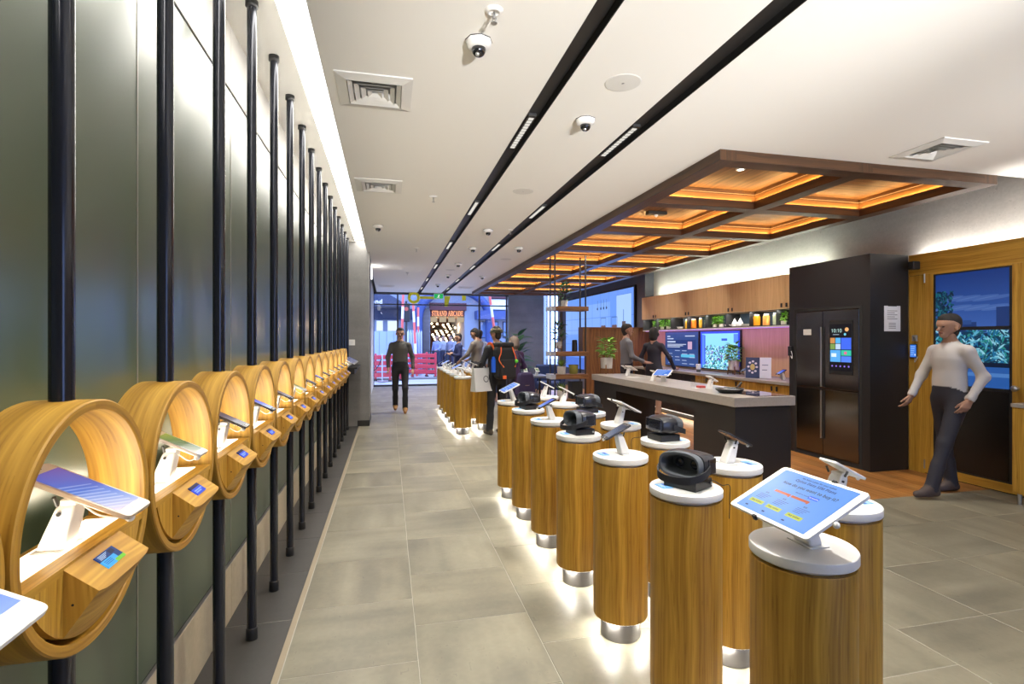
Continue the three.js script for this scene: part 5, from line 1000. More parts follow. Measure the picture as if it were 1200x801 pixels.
  for (const u of [513, 524, 535]) { const p = pt(u, 384, Z - 2.5), l = new THREE.PointLight(lin(1, 0.66, 0.36), 2.2); l.position.set(...p); l.castShadow = true; scene.add(l); }
  const lamp = thing('pendant_lamp', 'wide dark pendant lamp hanging in the arcade entrance', 'lamp', pt(514, 386, Z - 1.5)); mesh('shade', lathe([[0.02, 0.25], [0.3, 0.1], [0.5, 0], [0.48, -0.02], [0, 0.0]], 20), std({ color: lin(0.06, 0.05, 0.02), roughness: 0.5 }), lamp); mesh('cord', rod([0, 0.25, 0], [0, 0.9, 0], 0.01, 5), M.black, lamp);
  // left neighbour with awning
  const n = thing('corner_shop', 'pale shop building with a dark blue awning across the street', 'building', [0, 0, 0]);
  mesh('facade', bb(-14, X(494) - 0.13, 0, H, Z - 6, Z), wallM, n); mesh('fascia', bb(-13, X(493.5) - 0.15, Yv(375), Yv(362.5), Z, Z + 0.25), dark, n);
  const aw = extr([[0, 0], [2.2, 0], [0.9, 0.75], [0, 0.75]], 2.2); mesh('awning', T(aw, X(440) - 0.6, Yv(363), Z + 0.3), dark, n);
  mesh('awning_letters', T(words3d('and', 0.2), X(443), Yv(358.5), Z + 2.52), M.white, n);
  for (const [u0, u1] of [[441, 449], [454, 466]]) { const f = mesh('window_frame', bb(X(u0), X(u1), Yv(388), Yv(376), Z, Z + 0.06), M.white, n); mesh('lit_window', bb(X(u0 + 0.7), X(u1 - 0.7), Yv(387.4), Yv(376.6), Z + 0.061, Z + 0.07), glowMat(0.75, 0.88, 1, 1.2), f); }
  // hoarding, scaffold poles, barriers
  const ho = thing('hoarding', 'pale blue site hoarding standing in the street', 'hoarding', [0, 0, -24]); const hx0 = X(436, -24), hx1 = X(470, -24);
  for (let k = 0; k < 4; k++) { const a = hx0 + (hx1 - hx0) * k / 4; mesh('panel', rb(a + 0.01, a + (hx1 - hx0) / 4 - 0.01, 0.05, Yv(388, 450, -24), -0.02, 0.02, 0.005), std({ color: lin(0.35, 0.42, 0.6), roughness: 0.6 }), ho); } mesh('foot_rail', bb(hx0, hx1, 0, 0.05, -0.2, 0.2), M.concrete, ho);
  const poleR = std({ color: lin(0.75, 0.12, 0.1), roughness: 0.5 });
  [[472.5, 345, 471, 394, -20.5, 'leaning beside the yellow ring'], [484, 352, 486, 390, -22, 'beside the hoarding'], [490, 360, 490, 390, -23.7, 'before the stone pillar'], [573.5, 343, 579, 384, -20.5, 'standing right of the arcade arch']].forEach(([u0, v0, u1, v1, z, w]) => {
    const a = pt(u0, v0, z), c2 = pt(u1, v1, z), q = thing('marker_pole', `red and white striped pole ${w}`, 'pole', [0, 0, 0], 0, 'striped street poles'), N = 7, A = V(...a), B = V(c2[0] + (c2[0] - a[0]) / (a[1] - c2[1]) * c2[1], 0.0, z);
    for (let k = 0; k < N; k++) mesh('stripe', rod(A.clone().lerp(B, k / N).toArray(), A.clone().lerp(B, (k + 1) / N).toArray(), 0.05, 10), k % 3 === 1 ? M.white : poleR, q);
  });
  const bar = (u, v, z, w) => { const p = pt(u, v, z), t = thing('road_barrier', `red plastic road barrier ${w}`, 'barrier', [p[0], -0.03, z], 0, 'red road barriers'), m = std({ color: lin(0.6, 0.05, 0.07), roughness: 0.5 }); for (let k = 0; k < 4; k++) mesh('rail', rb(-0.5, 0.5, 0.15 + k * 0.22, 0.3 + k * 0.22, -0.05, 0.05, 0.02), m, t); for (const s of [-1, 1]) { mesh('post', rb(s * 0.46 - 0.04, s * 0.46 + 0.04, 0, 1.02, -0.06, 0.06, 0.02), m, t); mesh('foot', rb(s * 0.46 - 0.06, s * 0.46 + 0.06, 0, 0.05, -0.25, 0.25, 0.01), M.black, t); } };
  bar(442, 425, -19.9, 'beside the rope post'); bar(455, 425, -20.2, 'behind the walking man'); bar(497, 423, -21.5, 'before the stone pillar'); bar(487, 420, -22.2, 'beside the blue plastic sheeting');
  const sh = thing('plastic_sheeting', 'pale blue plastic sheeting draped on a frame beside the stone pillar', 'sheeting', [0, 0, -22.9]); { const s0 = X(478, -22.9), s1 = X(494, -22.9), top = Yv(388, 486, -22.9), P2 = [], I2 = []; const nx = 30, ny = 10; for (let j = 0; j <= ny; j++) for (let i = 0; i <= nx; i++) P2.push(s0 + (s1 - s0) * i / nx, top * (1 - j / ny) + (j ? 0 : 0.08 * Math.sin(i * 1.3)), 0.1 * Math.sin(i * 1.1) * (0.4 + j / ny)); for (let j = 0; j < ny; j++) for (let i = 0; i < nx; i++) { const a = j * (nx + 1) + i; I2.push(a, a + nx + 1, a + 1, a + 1, a + nx + 1, a + nx + 2); } const gg = new THREE.BufferGeometry(); gg.setAttribute('position', new THREE.Float32BufferAttribute(P2, 3)); gg.setIndex(I2); gg.computeVertexNormals(); mesh('sheet', gg, std({ color: lin(0.5, 0.58, 0.8), roughness: 0.4, side: THREE.DoubleSide }), sh); for (const x of [s0, s1]) mesh('frame_post', rod([x, 0, -0.15], [x, top, -0.15], 0.03, 8), M.steel, sh); }
  const tl = thing('traffic_signal', 'street signal post with dark head beside the striped poles', 'signal', pt(476, 398, -23.4).map((v, i) => i === 1 ? 0 : v)); mesh('post', rod([0, 0, 0], [0, 3.2, 0], 0.05, 8), M.black, tl); mesh('signal_head', rb(-0.16, 0.16, 2.3, 3.1, -0.1, 0.1, 0.03), M.black, tl); mesh('signal_lamp', rod([0, 2.85, 0.1], [0, 2.85, 0.13], 0.09, 14), std({ color: lin(0.4, 0.08, 0.05), roughness: 0.4 }), tl);
  // yellow window letters and exit sign
  const yl = std({ color: lin(0.75, 0.68, 0.02), roughness: 0.5 });
  const ring = thing('yellow_ring', 'yellow ring letter fixed on the shop front glass', 'sign', pt(485, 348.5, ZB + 0.06)); mesh('ring_letter', new THREE.TorusGeometry(0.15, 0.05, 8, 28), yl, ring); mesh('ring_fixing', T(new THREE.BoxGeometry(0.03, 0.1, 0.012), 0, 0.1, -0.01), M.steel, ring);
  const ys = thing('yellow_sign', 'slanted yellow letter shapes on the shop front glass beside the exit sign', 'sign', pt(505, 348.5, ZB - 0.03)); mesh('letter_bar', rb(-0.42, 0.2, -0.05, 0.04, -0.01, 0.01, 0.004), yl, ys); mesh('letter_slant', T(extr([[-0.06, -0.28], [0.05, -0.28], [0.14, 0.06], [-0.06, 0.06]], 0.02), 0.5, 0, -0.01), yl, ys); mesh('letter_square', rb(1.02, 1.15, -0.08, 0.08, -0.01, 0.01, 0.004), yl, ys);
  const ex = thing('exit_sign', 'green running man exit sign hanging before the shop front', 'sign', pt(514, 347, ZB + 0.4));
  mesh('sign_box', rb(-0.15, 0.15, -0.085, 0.085, -0.025, 0.025, 0.006), M.white, ex);
  mesh('sign_face', T(new THREE.PlaneGeometry(0.28, 0.15), 0, 0, 0.0256), screenMat(canvasTex(256, 128, (q, w, h) => { q.fillStyle = '#12b054'; q.fillRect(0, 0, w, h); q.strokeStyle = '#fff'; q.lineWidth = 12; q.lineCap = 'round'; q.fillStyle = '#fff'; q.beginPath(); q.arc(140, 28, 12, 0, 7); q.fill(); q.beginPath(); q.moveTo(132, 48); q.lineTo(118, 78); q.lineTo(140, 92); q.lineTo(132, 116); q.moveTo(118, 78); q.lineTo(98, 100); q.lineTo(80, 96); q.moveTo(132, 50); q.lineTo(160, 62); q.moveTo(130, 50); q.lineTo(104, 62); q.stroke(); }), 0.9), ex);
  mesh('hanger', rod([0, 0.08, 0], [0, CEIL - pt(514, 347, ZB + 0.4)[1], 0], 0.008, 6), M.steel, ex);
  // rope post inside the door
  const rp = thing('rope_post', 'steel rope post with black rope beside the shop front', 'post', atY(448, 447, 0)); mesh('post', lathe([[0, 0], [0.16, 0], [0.16, 0.015], [0.03, 0.03], [0.022, 0.05], [0.022, 0.95], [0.03, 0.97], [0, 1.0]], 24), M.steel, rp); mesh('rope', tube([[0, 0.9, 0], [-0.15, 0.55, -0.05], [-0.3, 0.4, -0.1], [-0.45, 0.6, -0.2]], 0.02, 24, 6), M.black, rp);
}

// ---------- people: smooth union of tapered capsules, meshed on a grid (surface nets)
function capsule(b, x, y, z) {
  const zs = b.zs || 1, ax = b.a[0], ay = b.a[1], az = b.a[2] , dx = b.b[0] - ax, dy = b.b[1] - ay, dz = b.b[2] - az;
  const px = x - ax, py = y - ay, pz = z - az, dd = dx * dx + dy * dy + dz * dz;
  const t = dd > 0 ? Math.min(1, Math.max(0, (px * dx + py * dy + pz * dz) / dd)) : 0;
  const ex = px - dx * t, ey = py - dy * t, ez = (pz - dz * t) / zs;
  return (Math.sqrt(ex * ex + ey * ey + ez * ez) - (b.r0 + (b.r1 - b.r0) * t)) * (zs < 1 ? 0.85 : 1);
}
function nets(bones, cell, k = 0.03, paint) {
  const lo = [9, 9, 9], hi = [-9, -9, -9];
  for (const b of bones) for (const q of [b.a, b.b]) for (let i = 0; i < 3; i++) { const r = Math.max(b.r0, b.r1) + cell * 2; lo[i] = Math.min(lo[i], q[i] - r); hi[i] = Math.max(hi[i], q[i] + r); }
  const n = lo.map((l, i) => Math.ceil((hi[i] - l) / cell) + 1), sx = 1, sY = n[0], sz = n[0] * n[1], F = new Float32Array(n[0] * n[1] * n[2]).fill(1);
  for (const b of bones) {                                       // each bone only touches the grid near it
    const pad = k + cell * 2, R = Math.max(b.r0, b.r1) + pad, i0 = [], i1 = [];
    for (let i = 0; i < 3; i++) { i0[i] = Math.max(0, Math.floor((Math.min(b.a[i], b.b[i]) - R - lo[i]) / cell)); i1[i] = Math.min(n[i] - 1, Math.ceil((Math.max(b.a[i], b.b[i]) + R - lo[i]) / cell)); }
    for (let z = i0[2]; z <= i1[2]; z++) for (let y = i0[1]; y <= i1[1]; y++) for (let x = i0[0]; x <= i1[0]; x++) {
      const id = x + y * sY + z * sz, d = capsule(b, lo[0] + x * cell, lo[1] + y * cell, lo[2] + z * cell), f = F[id], kk = b.k ?? k, h = Math.max(kk - Math.abs(f - d), 0) / kk;
      F[id] = Math.min(f, d) - h * h * kk * 0.25;
    }
  }
  const map = new Int32Array(F.length).fill(-1), P = [], I = [];
  for (let z = 0; z < n[2] - 1; z++) for (let y = 0; y < n[1] - 1; y++) for (let x = 0; x < n[0] - 1; x++) {
    const id = x + y * sY + z * sz; let m = 0, cx = 0, cyy = 0, cz = 0, c = 0;
    for (let q = 0; q < 8; q++) if (F[id + (q & 1) + ((q >> 1) & 1) * sY + (q >> 2) * sz] < 0) m |= 1 << q;
    if (m === 0 || m === 255) continue;
    for (let e = 0; e < 12; e++) {
      const ax = e >> 2, q0 = [[0, 2, 4, 6], [0, 1, 4, 5], [0, 1, 2, 3]][ax][e & 3], q1 = q0 | (1 << ax);
      if (((m >> q0) & 1) === ((m >> q1) & 1)) continue;
      const f0 = F[id + (q0 & 1) + ((q0 >> 1) & 1) * sY + (q0 >> 2) * sz], f1 = F[id + (q1 & 1) + ((q1 >> 1) & 1) * sY + (q1 >> 2) * sz], t = f0 / (f0 - f1);
      cx += (q0 & 1) + (ax === 0 ? t : 0); cyy += ((q0 >> 1) & 1) + (ax === 1 ? t : 0); cz += (q0 >> 2) + (ax === 2 ? t : 0); c++;
    }
    map[id] = P.length / 3; P.push(lo[0] + (x + cx / c) * cell, lo[1] + (y + cyy / c) * cell, lo[2] + (z + cz / c) * cell);
  }
  const st = [1, sY, sz];
  for (let z = 1; z < n[2] - 1; z++) for (let y = 1; y < n[1] - 1; y++) for (let x = 1; x < n[0] - 1; x++) {
    const id = x + y * sY + z * sz, s0 = F[id] < 0;
    for (let a = 0; a < 3; a++) {
      if (s0 === (F[id + st[a]] < 0)) continue;
      const u = st[(a + 1) % 3], v = st[(a + 2) % 3], q = [map[id], map[id - u], map[id - u - v], map[id - v]];
      if (q.some((w) => w < 0)) continue;
      if (s0) I.push(q[0], q[1], q[2], q[0], q[2], q[3]); else I.push(q[0], q[2], q[1], q[0], q[3], q[2]);
    }
  }
  const g = new THREE.BufferGeometry(); g.setAttribute('position', new THREE.Float32BufferAttribute(P, 3)); g.setIndex(I); g.computeVertexNormals();
  const C = new Float32Array(P.length);
  for (let i = 0; i < P.length; i += 3) {
    let best = 1e9, col = [0.5, 0.5, 0.5]; for (const b of bones) { if (!b.c) continue; const d = capsule(b, P[i], P[i + 1], P[i + 2]); if (d < best) { best = d; col = b.c; } }
    if (paint) col = paint(P[i], P[i + 1], P[i + 2], col);
    C.set(col, i);
  }
  g.setAttribute('color', new THREE.BufferAttribute(C, 3));
  return g;
}
const bone = (a, b, r0, r1, c, o) => ({ a, b, r0, r1, c, ...o });
const skinMat = std({ vertexColors: true, roughness: 0.75 });
const SKIN = [0.42, 0.24, 0.16];
function handBones(w, dir, out, c, curl = 0.5) {                   // wrist, direction of the hand, side of the thumb
  const d = V(...dir).normalize(), o = V(...out).normalize(), nrm = d.clone().cross(o).normalize(), W = V(...w), B = [];
  const at = (a, b, e) => W.clone().addScaledVector(d, a).addScaledVector(o, b).addScaledVector(nrm, e).toArray();
  for (let k = 0; k < 4; k++) B.push(bone(at(0.01, 0.012 - k * 0.008, 0), at(0.085, 0.03 - k * 0.02, 0), 0.018, 0.0125, c));
  [[0.045, 0.03], [0.05, 0.03], [0.046, 0.028], [0.036, 0.024]].forEach(([l1, l2], k) => { const q = 0.031 - k * 0.021, a = [0.085, q, 0], m = [0.085 + l1 * Math.cos(curl), q * 1.1, l1 * Math.sin(curl)], e = [m[0] + l2 * Math.cos(curl * 2), q * 1.1, m[2] + l2 * Math.sin(curl * 2)]; B.push(bone(at(...a), at(...m), 0.0095, 0.0085, c, { k: 0.006 }), bone(at(...m), at(...e), 0.0085, 0.0072, c, { k: 0.006 })); });
  B.push(bone(at(0.025, 0.03, 0.004), at(0.062, 0.056, 0.016), 0.0125, 0.0105, c, { k: 0.008 }), bone(at(0.062, 0.056, 0.016), at(0.088, 0.06, 0.03), 0.0102, 0.0085, c, { k: 0.006 }));
  return B;
}
/* J: joints of a 1.75 m figure that faces +z (x to its left); col: jacket, trousers, shoes, skin, hair */
function person(label, pos, turn, o) {
  const s = (o.h || 1.75) / 1.75, c = o.col, sk = c.skin || SKIN;
  const J = { pel: [0, 0.97, 0], waist: [0, 1.1, 0.005], chest: [0, 1.32, 0], neck: [0, 1.47, -0.012], head: [0, 1.625, 0.02], sL: [0.172, 1.395, -0.01], sR: [-0.172, 1.395, -0.01], eL: [0.235, 1.14, -0.02], eR: [-0.235, 1.14, -0.02], wL: [0.245, 0.9, 0.04], wR: [-0.245, 0.9, 0.04], hL: [0.092, 0.92, 0], hR: [-0.092, 0.92, 0], kL: [0.1, 0.5, 0.015], kR: [-0.1, 0.5, 0.015], aL: [0.105, 0.085, -0.02], aR: [-0.105, 0.085, -0.02], ...(o.J || {}) };
  const sub = (a, b) => a.map((v, i) => v - b[i]), add = (a, b) => a.map((v, i) => v + b[i]), lerp = (a, b, t) => a.map((v, i) => v + (b[i] - v) * t);
  const w = o.woman ? 0.92 : 1, B = [], sh = c.top, tr = c.legs, fore = c.fore || sh;
  B.push(bone(J.pel, J.waist, 0.155 * (o.woman ? 1.03 : 1), 0.14 * w, o.long ? sh : tr, { zs: 0.68 }), bone(add(J.pel, [0, 0.05, 0]), J.waist, 0.15, 0.142 * w, sh, { zs: 0.68 }), bone(J.waist, J.chest, 0.142 * w, 0.165 * w, sh, { zs: 0.68 }), bone(J.chest, add(J.neck, [0, -0.05, 0]), 0.15 * w, 0.085, sh, { zs: 0.7 }), bone(J.sR, J.sL, 0.052 * w, 0.052 * w, sh), bone(add(J.neck, [0, -0.015, 0]), lerp(J.neck, J.sL, 0.85), 0.05, 0.045, sh), bone(add(J.neck, [0, -0.015, 0]), lerp(J.neck, J.sR, 0.85), 0.05, 0.045, sh), bone(add(J.neck, [0, -0.03, 0]), add(J.neck, [0, 0.07, 0.012]), 0.056, 0.05, sk));
  for (const q of ['L', 'R']) {
    const S = J['s' + q], E = J['e' + q], W = J['w' + q], Hh = J['h' + q], K = J['k' + q], A = J['a' + q];
    B.push(bone(S, E, 0.056 * w, 0.045 * w, sh), bone(E, lerp(E, W, 0.94), 0.045 * w, 0.033, fore), bone(lerp(E, W, 0.9), W, 0.028, 0.026, sk));
    B.push(bone(Hh, K, 0.088, 0.06, tr), bone(K, lerp(K, A, 0.92), 0.06, 0.047, c.shin || tr), bone(lerp(K, A, 0.5), A, c.shin ? 0.042 : 0.052, 0.046, c.shin || tr));
    const f = o['f' + q] || [0, 0, 1], toe = [A[0] + f[0] * 0.15, Math.max(0.032, A[1] - 0.052 + f[1] * 0.15), A[2] + f[2] * 0.15], heel = [A[0] - f[0] * 0.045, A[1] - 0.043, A[2] - f[2] * 0.045];
    B.push(bone(heel, toe, 0.04, 0.033, c.shoes), bone(A, lerp(A, toe, 0.4), 0.044, 0.036, c.shoes));
  }
  const geos = [nets(B, o.cell || 0.014, 0.035)];
  const hd = J.head, tl = o.look || [0, 0, 1], L0 = V(...tl).normalize(), R0 = V(0, 1, 0).cross(L0).normalize(), U0 = L0.clone().cross(R0);
  const hp = (x, y, z) => V(...hd).addScaledVector(R0, x).addScaledVector(U0, y).addScaledVector(L0, z).toArray();
  const face = [bone(hp(0, 0.035, -0.025), hp(0, 0.04, 0.015), 0.083, 0.079, sk), bone(hp(0, -0.02, 0.02), hp(0, -0.065, 0.045), 0.062, 0.036, sk), bone(hp(0, 0.012, 0.085), hp(0, -0.02, 0.106), 0.009, 0.014, sk, { k: 0.012 }), bone(hp(0.02, 0.03, 0.082), hp(-0.02, 0.03, 0.082), 0.014, 0.014, sk), bone(hp(0.015, -0.048, 0.082), hp(-0.015, -0.048, 0.082), 0.008, 0.008, [sk[0] * 0.8, sk[1] * 0.55, sk[2] * 0.55], { k: 0.01 })];
  for (const e of [-1, 1]) face.push(bone(hp(e * 0.08, 0.012, -0.012), hp(e * 0.085, -0.018, -0.008), 0.016, 0.01, sk, { k: 0.012 }));
  geos.push(nets(face, 0.0065, 0.02, (x, y, z, col) => { for (const e of [-1, 1]) { const p = hp(e * 0.032, 0.01, 0.082); if (Math.hypot(x - p[0], (y - p[1]) * 1.5, z - p[2]) < 0.0095) return [0.03, 0.02, 0.018]; } return col; }));
  for (const q of ['L', 'R']) { const W = J['w' + q], d = o['d' + q] || sub(W, J['e' + q]); geos.push(nets(handBones(W, d, o['o' + q] || [q === 'L' ? -0.3 : 0.3, 0, 1], sk, o.curl ?? 0.45), 0.005, 0.012)); }
  const g = mergeGeometries(geos.map((q) => { q.deleteAttribute('uv'); return q; }));
  const t = thing(o.name || 'person', label, 'person', pos, turn, o.group); t.scale.setScalar(s);
  mesh('body', g, skinMat, t);
  if (c.hair) {
    const hb = [bone(hp(0, 0.06, -0.035), hp(0, 0.065, 0.012), 0.085, 0.075, c.hair)];
    if (o.hair === 'long') hb.push(bone(hp(0, 0.02, -0.055), hp(0, -0.14, -0.06), 0.075, 0.06, c.hair)); else if (o.hair === 'bob') hb.push(bone(hp(0, 0.02, -0.045), hp(0, -0.055, -0.045), 0.088, 0.082, c.hair), bone(hp(0.06, 0, -0.01), hp(-0.06, 0, -0.01), 0.045, 0.045, c.hair)); else hb.push(bone(hp(0, 0.02, -0.06), hp(0, -0.045, -0.05), 0.062, 0.05, c.hair));
    mesh('hair', nets(hb, 0.009, 0.02), skinMat, t);
  }
  return t;
}
const BLACK = [0.012, 0.012, 0.014], HAIR = [0.012, 0.009, 0.008];
const facing = (dx, dz) => Math.atan2(dx, dz);
{
  // the man walking in from the street
  const p = atY(469, 483, 0);
  person('man in dark grey jacket and black trousers walking in down the walkway', [p[0], 0, p[2]], facing(-p[0], -p[2]), { h: 1.74, cell: 0.014, col: { top: [0.07, 0.066, 0.06], legs: BLACK, shoes: [0.3, 0.15, 0.05], hair: [0.03, 0.022, 0.018] }, J: { eL: [0.25, 1.15, -0.05], wL: [0.26, 0.91, 0.02], eR: [-0.25, 1.15, 0.03], wR: [-0.24, 0.95, 0.14], kL: [0.1, 0.52, 0.12], aL: [0.1, 0.09, 0.1], kR: [-0.1, 0.5, -0.02], aR: [-0.1, 0.12, -0.22] } });
  // grey jumper
  person('man in taupe jumper bending over the far pedestals, back turned', [1.95, 0, -11.7], facing(-0.75, -0.65), { h: 1.76, col: { top: [0.17, 0.15, 0.13], legs: [0.03, 0.03, 0.04], shoes: BLACK, hair: HAIR, skin: [0.3, 0.16, 0.1] }, look: [-0.1, -0.45, 1], J: { eL: [0.23, 1.16, 0.1], wL: [0.2, 1.03, 0.3], eR: [-0.23, 1.16, 0.1], wR: [-0.18, 1.05, 0.3], head: [0, 1.61, 0.05] } });
  person('dark haired shopper in pale blue collar behind the backpack wearer', [2.25, 0, -13.1], facing(-0.3, -1), { h: 1.74, col: { top: [0.3, 0.36, 0.48], legs: [0.03, 0.03, 0.05], shoes: BLACK, hair: HAIR } });
  person('person in navy coat beside the shop front, arms folded', [1.85, 0, -14.1], facing(-1, 0.2), { h: 1.66, woman: true, long: true, col: { top: [0.012, 0.02, 0.09], legs: [0.05, 0.06, 0.09], shoes: BLACK, hair: HAIR }, J: { eL: [0.22, 1.14, 0.06], wL: [0.0, 1.16, 0.2], eR: [-0.22, 1.14, 0.06], wR: [0.02, 1.2, 0.2] } });
  // backpack wearer
  const bp = [1.68, 0, -8.16], bt = facing(-0.35, -1);
  const camo = dataTex(64, 64, (u, v) => { const n = fbm(u * 6, v * 6, 6, 6, 5, 2); return n > 0.55 ? [62, 60, 40] : n > 0.45 ? [36, 40, 26] : [104, 96, 74]; }, true);
  const per = person('shopper in black jacket and trousers wearing a camouflage cap', bp, bt, { h: 1.7, col: { top: BLACK, legs: [0.009, 0.009, 0.01], shoes: [0.05, 0.035, 0.02], hair: HAIR }, look: [0.1, -0.35, 1], J: { eL: [0.27, 1.16, 0.0], wL: [0.32, 0.98, 0.12], eR: [-0.24, 1.16, 0.08], wR: [-0.17, 1.05, 0.28], aL: [0.13, 0.085, 0.0] }, dL: [0.1, -1, 0.3], curl: 0.9 });
  const cap = mesh('cap', mg([T(new THREE.SphereGeometry(0.103, 24, 14, 0, Math.PI * 2, 0, Math.PI * 0.52).scale(1, 0.95, 1.08), 0, 1.665, 0.01), T(extr(Array.from({ length: 15 }, (_, k) => [Math.cos(Math.PI * k / 14) * 0.085, Math.sin(Math.PI * k / 14) * 0.09]), 0.006).rotateX(Math.PI / 2), 0, 1.66, 0.09)]), std({ map: camo, roughness: 0.9 }), per);
  const pk = thing('backpack', 'black backpack with orange straps on the cap wearer', 'backpack', bp, bt), bkM = std({ color: lin(0.012, 0.012, 0.013), roughness: 0.8 }), orange = std({ color: lin(0.8, 0.13, 0.02), roughness: 0.6 });
  mesh('pack_body', T(new RoundedBoxGeometry(0.33, 0.52, 0.2, 4, 0.08), 0, 1.15, -0.225), bkM, pk); mesh('front_pocket', T(new RoundedBoxGeometry(0.27, 0.3, 0.08, 3, 0.03), 0, 1.05, -0.345), bkM, pk); mesh('top_lid', T(new RoundedBoxGeometry(0.28, 0.09, 0.2, 3, 0.04), 0, 1.42, -0.22), bkM, pk);
  for (const e of [-1, 1]) { mesh('orange_strap', tube([[e * 0.1, 1.4, -0.3], [e * 0.12, 1.3, -0.335], [e * 0.155, 1.2, -0.335], [e * 0.1, 1.08, -0.39]], 0.009, 20, 6), orange, pk); mesh('shoulder_strap', ribbon([[e * 0.11, 1.32, -0.13], [e * 0.12, 1.43, -0.05], [e * 0.125, 1.425, 0.05], [e * 0.13, 1.28, 0.125]], 0.05, 0.014), orange, pk); }
  mesh('orange_tab', T(new RoundedBoxGeometry(0.06, 0.05, 0.02, 2, 0.006), 0.09, 0.93, -0.39), orange, pk); mesh('side_bottle', mg([cyl(0.036, 0.036, 0.2, 0.185, 1.1, -0.22, 18), cyl(0.02, 0.028, 0.04, 0.185, 1.22, -0.22, 16)]), std({ color: lin(0.02, 0.12, 0.7), roughness: 0.25 }), pk); mesh('green_tag', T(new THREE.SphereGeometry(0.03, 12, 8), -0.13, 1.17, -0.38), std({ color: lin(0.15, 0.7, 0.05), roughness: 0.5 }), pk);
  const bag = thing('shopping_bag', 'white paper shopping bag hanging from the cap wearer hand', 'bag', atY(563, 452, 0.56)); bag.rotation.y = 0.5; bag.position.set(1.42, 0.7, -8.05);
  { const q = new THREE.BoxGeometry(0.34, 0.36, 0.14), pp = q.attributes.position; for (let i = 0; i < pp.count; i++) if (pp.getY(i) > 0) pp.setZ(i, pp.getZ(i) * 0.25); q.computeVertexNormals(); mesh('bag_body', T(q, 0, 0.18, 0), std({ color: lin(0.62, 0.62, 0.6), roughness: 0.8 }), bag); mesh('bag_logo', T(new THREE.TorusGeometry(0.045, 0.007, 5, 24).scale(1, 1, 0.3).rotateX(-0.15), 0.05, 0.19, 0.047), std({ color: lin(0.12, 0.12, 0.13), roughness: 0.8 }), bag); for (const e of [-1, 1]) mesh('bag_handle', tube([[-0.08, 0.36, e * 0.015], [-0.05, 0.44, e * 0.01], [0.05, 0.44, e * 0.01], [0.08, 0.36, e * 0.015]], 0.005, 14, 5), M.black, bag); }
  // woman beside, with the purple bag
  const wp = [2.2, 0, -9.1], wt = facing(-0.5, -1);
  person('woman with greying hair in purple top beside the backpack wearer', wp, wt, { h: 1.55, woman: true, long: true, hair: 'bob', col: { top: [0.07, 0.03, 0.1], legs: [0.02, 0.02, 0.04], shoes: BLACK, hair: [0.16, 0.12, 0.1] }, look: [0, -0.3, 1], J: { eL: [0.22, 1.15, 0.06], wL: [0.16, 1.05, 0.26], eR: [-0.24, 1.14, -0.02], wR: [-0.2, 1.1, 0.22] } });
  const pb = thing('handbag', 'large dark purple tote bag on the woman shoulder', 'bag', [2.3, 0.52, -8.72], 0.2), pur = std({ color: lin(0.03, 0.018, 0.07), roughness: 0.7 });
  { const q = new RoundedBoxGeometry(0.38, 0.42, 0.16, 3, 0.05), pp = q.attributes.position; for (let i = 0; i < pp.count; i++) { const f = 1 - 0.35 * Math.max(0, pp.getY(i) / 0.21); pp.setX(i, pp.getX(i) * f); pp.setZ(i, pp.getZ(i) * f); } q.computeVertexNormals(); mesh('bag_body', T(q, 0, 0.21, 0), pur, pb); mesh('bag_strap', ribbon([[-0.1, 0.4, 0], [-0.1, 0.66, -0.1], [-0.06, 0.78, -0.22], [0.02, 0.66, -0.16], [0.1, 0.4, -0.02]], 0.03, 0.008), pur, pb); mesh('bag_emblem', T(new THREE.BoxGeometry(0.08, 0.012, 0.003), 0.0, 0.2, 0.081), M.steel, pb); }
  // shop assistants in the kitchen
  person('man in grey shirt standing before the brown divider behind the island', [4.5, 0, -9.35], facing(1, 0.1), { h: 1.8, col: { top: [0.13, 0.13, 0.145], legs: [0.015, 0.015, 0.025], shoes: BLACK, hair: HAIR, skin: [0.34, 0.19, 0.13] }, J: { eL: [0.23, 1.15, 0.06], wL: [0.2, 1.07, 0.28], eR: [-0.24, 1.15, 0.02], wR: [-0.23, 1.06, 0.24] } });
  person('woman in dark charcoal top with curly black hair leaning on the back worktop', [5.06, 0, -9.3], facing(0.85, -0.5), { h: 1.73, woman: true, long: true, hair: 'bob', col: { top: [0.022, 0.022, 0.034], legs: [0.022, 0.022, 0.03], shin: [0.36, 0.22, 0.15], shoes: [0.14, 0.05, 0.02], hair: HAIR }, J: { eL: [0.29, 1.18, 0.0], wL: [0.3, 0.99, 0.14], eR: [-0.29, 1.17, 0.08], wR: [-0.27, 0.95, 0.3] }, dR: [0.0, -0.2, 1], oR: [0.9, 0.1, 0.2] });
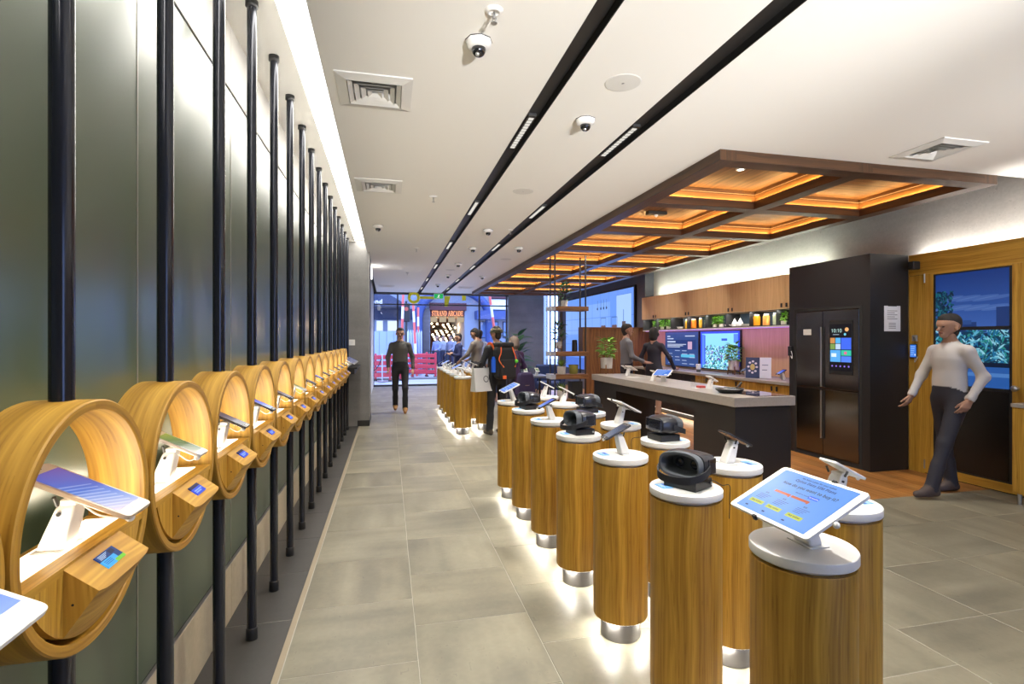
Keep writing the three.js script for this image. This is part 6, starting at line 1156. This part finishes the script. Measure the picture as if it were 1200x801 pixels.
  // man walking past the display door
  const q = atY(1113, 579, 0);
  person('man in white shirt and dark trousers walking past the display door', [q[0], 0, q[2]], facing(-1, -0.12), { h: 1.74, cell: 0.011, col: { top: [0.5, 0.48, 0.47], legs: [0.02, 0.02, 0.03], shoes: [0.07, 0.05, 0.045], hair: HAIR, skin: [0.36, 0.2, 0.13] }, fR: [0, -0.1, 1], J: { eL: [0.24, 1.16, -0.1], wL: [0.22, 0.95, 0.02], eR: [-0.25, 1.15, 0.06], wR: [-0.25, 0.95, 0.17], hL: [0.09, 0.92, 0], kL: [0.1, 0.52, 0.16], aL: [0.1, 0.1, 0.3], hR: [-0.09, 0.92, 0], kR: [-0.1, 0.5, -0.05], aR: [-0.1, 0.09, -0.12] } });
  // people at the arcade tables across the street
  [[512, 'in pale blue at the first arcade table'], [519, 'in white shirt at the arcade tables, dark trousers'], [528, 'in pale grey standing between the arcade tables'], [536, 'in white coat near the arcade wall']].forEach(([u, w], k) => {
    const z = -24.5 - (k % 2) * 0.6, x = atZ(u, 398, z)[0];
    person(`distant person ${w}`, [x, 0, z], facing(k % 2 ? 0.6 : -0.7, 1), { h: 1.7, cell: 0.02, col: { top: [[0.22, 0.25, 0.42], [0.34, 0.34, 0.38], [0.2, 0.2, 0.26], [0.3, 0.32, 0.4]][k], legs: [0.03, 0.03, 0.06], shoes: BLACK, hair: HAIR }, J: { eL: [0.22, 1.16, 0.1], wL: [0.18, 1.08, 0.3] } });
  });
  for (const [u, k] of [[507, 0], [523.5, 1], [541, 2]]) { const z = -23.6, x = atZ(u, 398, z)[0], t = thing('high_table', `small dark high table in front of the arcade, ${ORD[k]} from the stone pillar`, 'table', [x, 0, z], 0, 'arcade high tables'); mesh('table_top', cyl(0.3, 0.3, 0.03, 0, 1.0, 0, 20), M.black, t); mesh('table_leg', cyl(0.03, 0.03, 0.97, 0, 0.5, 0, 10), M.black, t); mesh('table_foot', cyl(0.2, 0.24, 0.02, 0, 0.01, 0, 20), M.black, t); }
}

renderer.render(scene, camera);
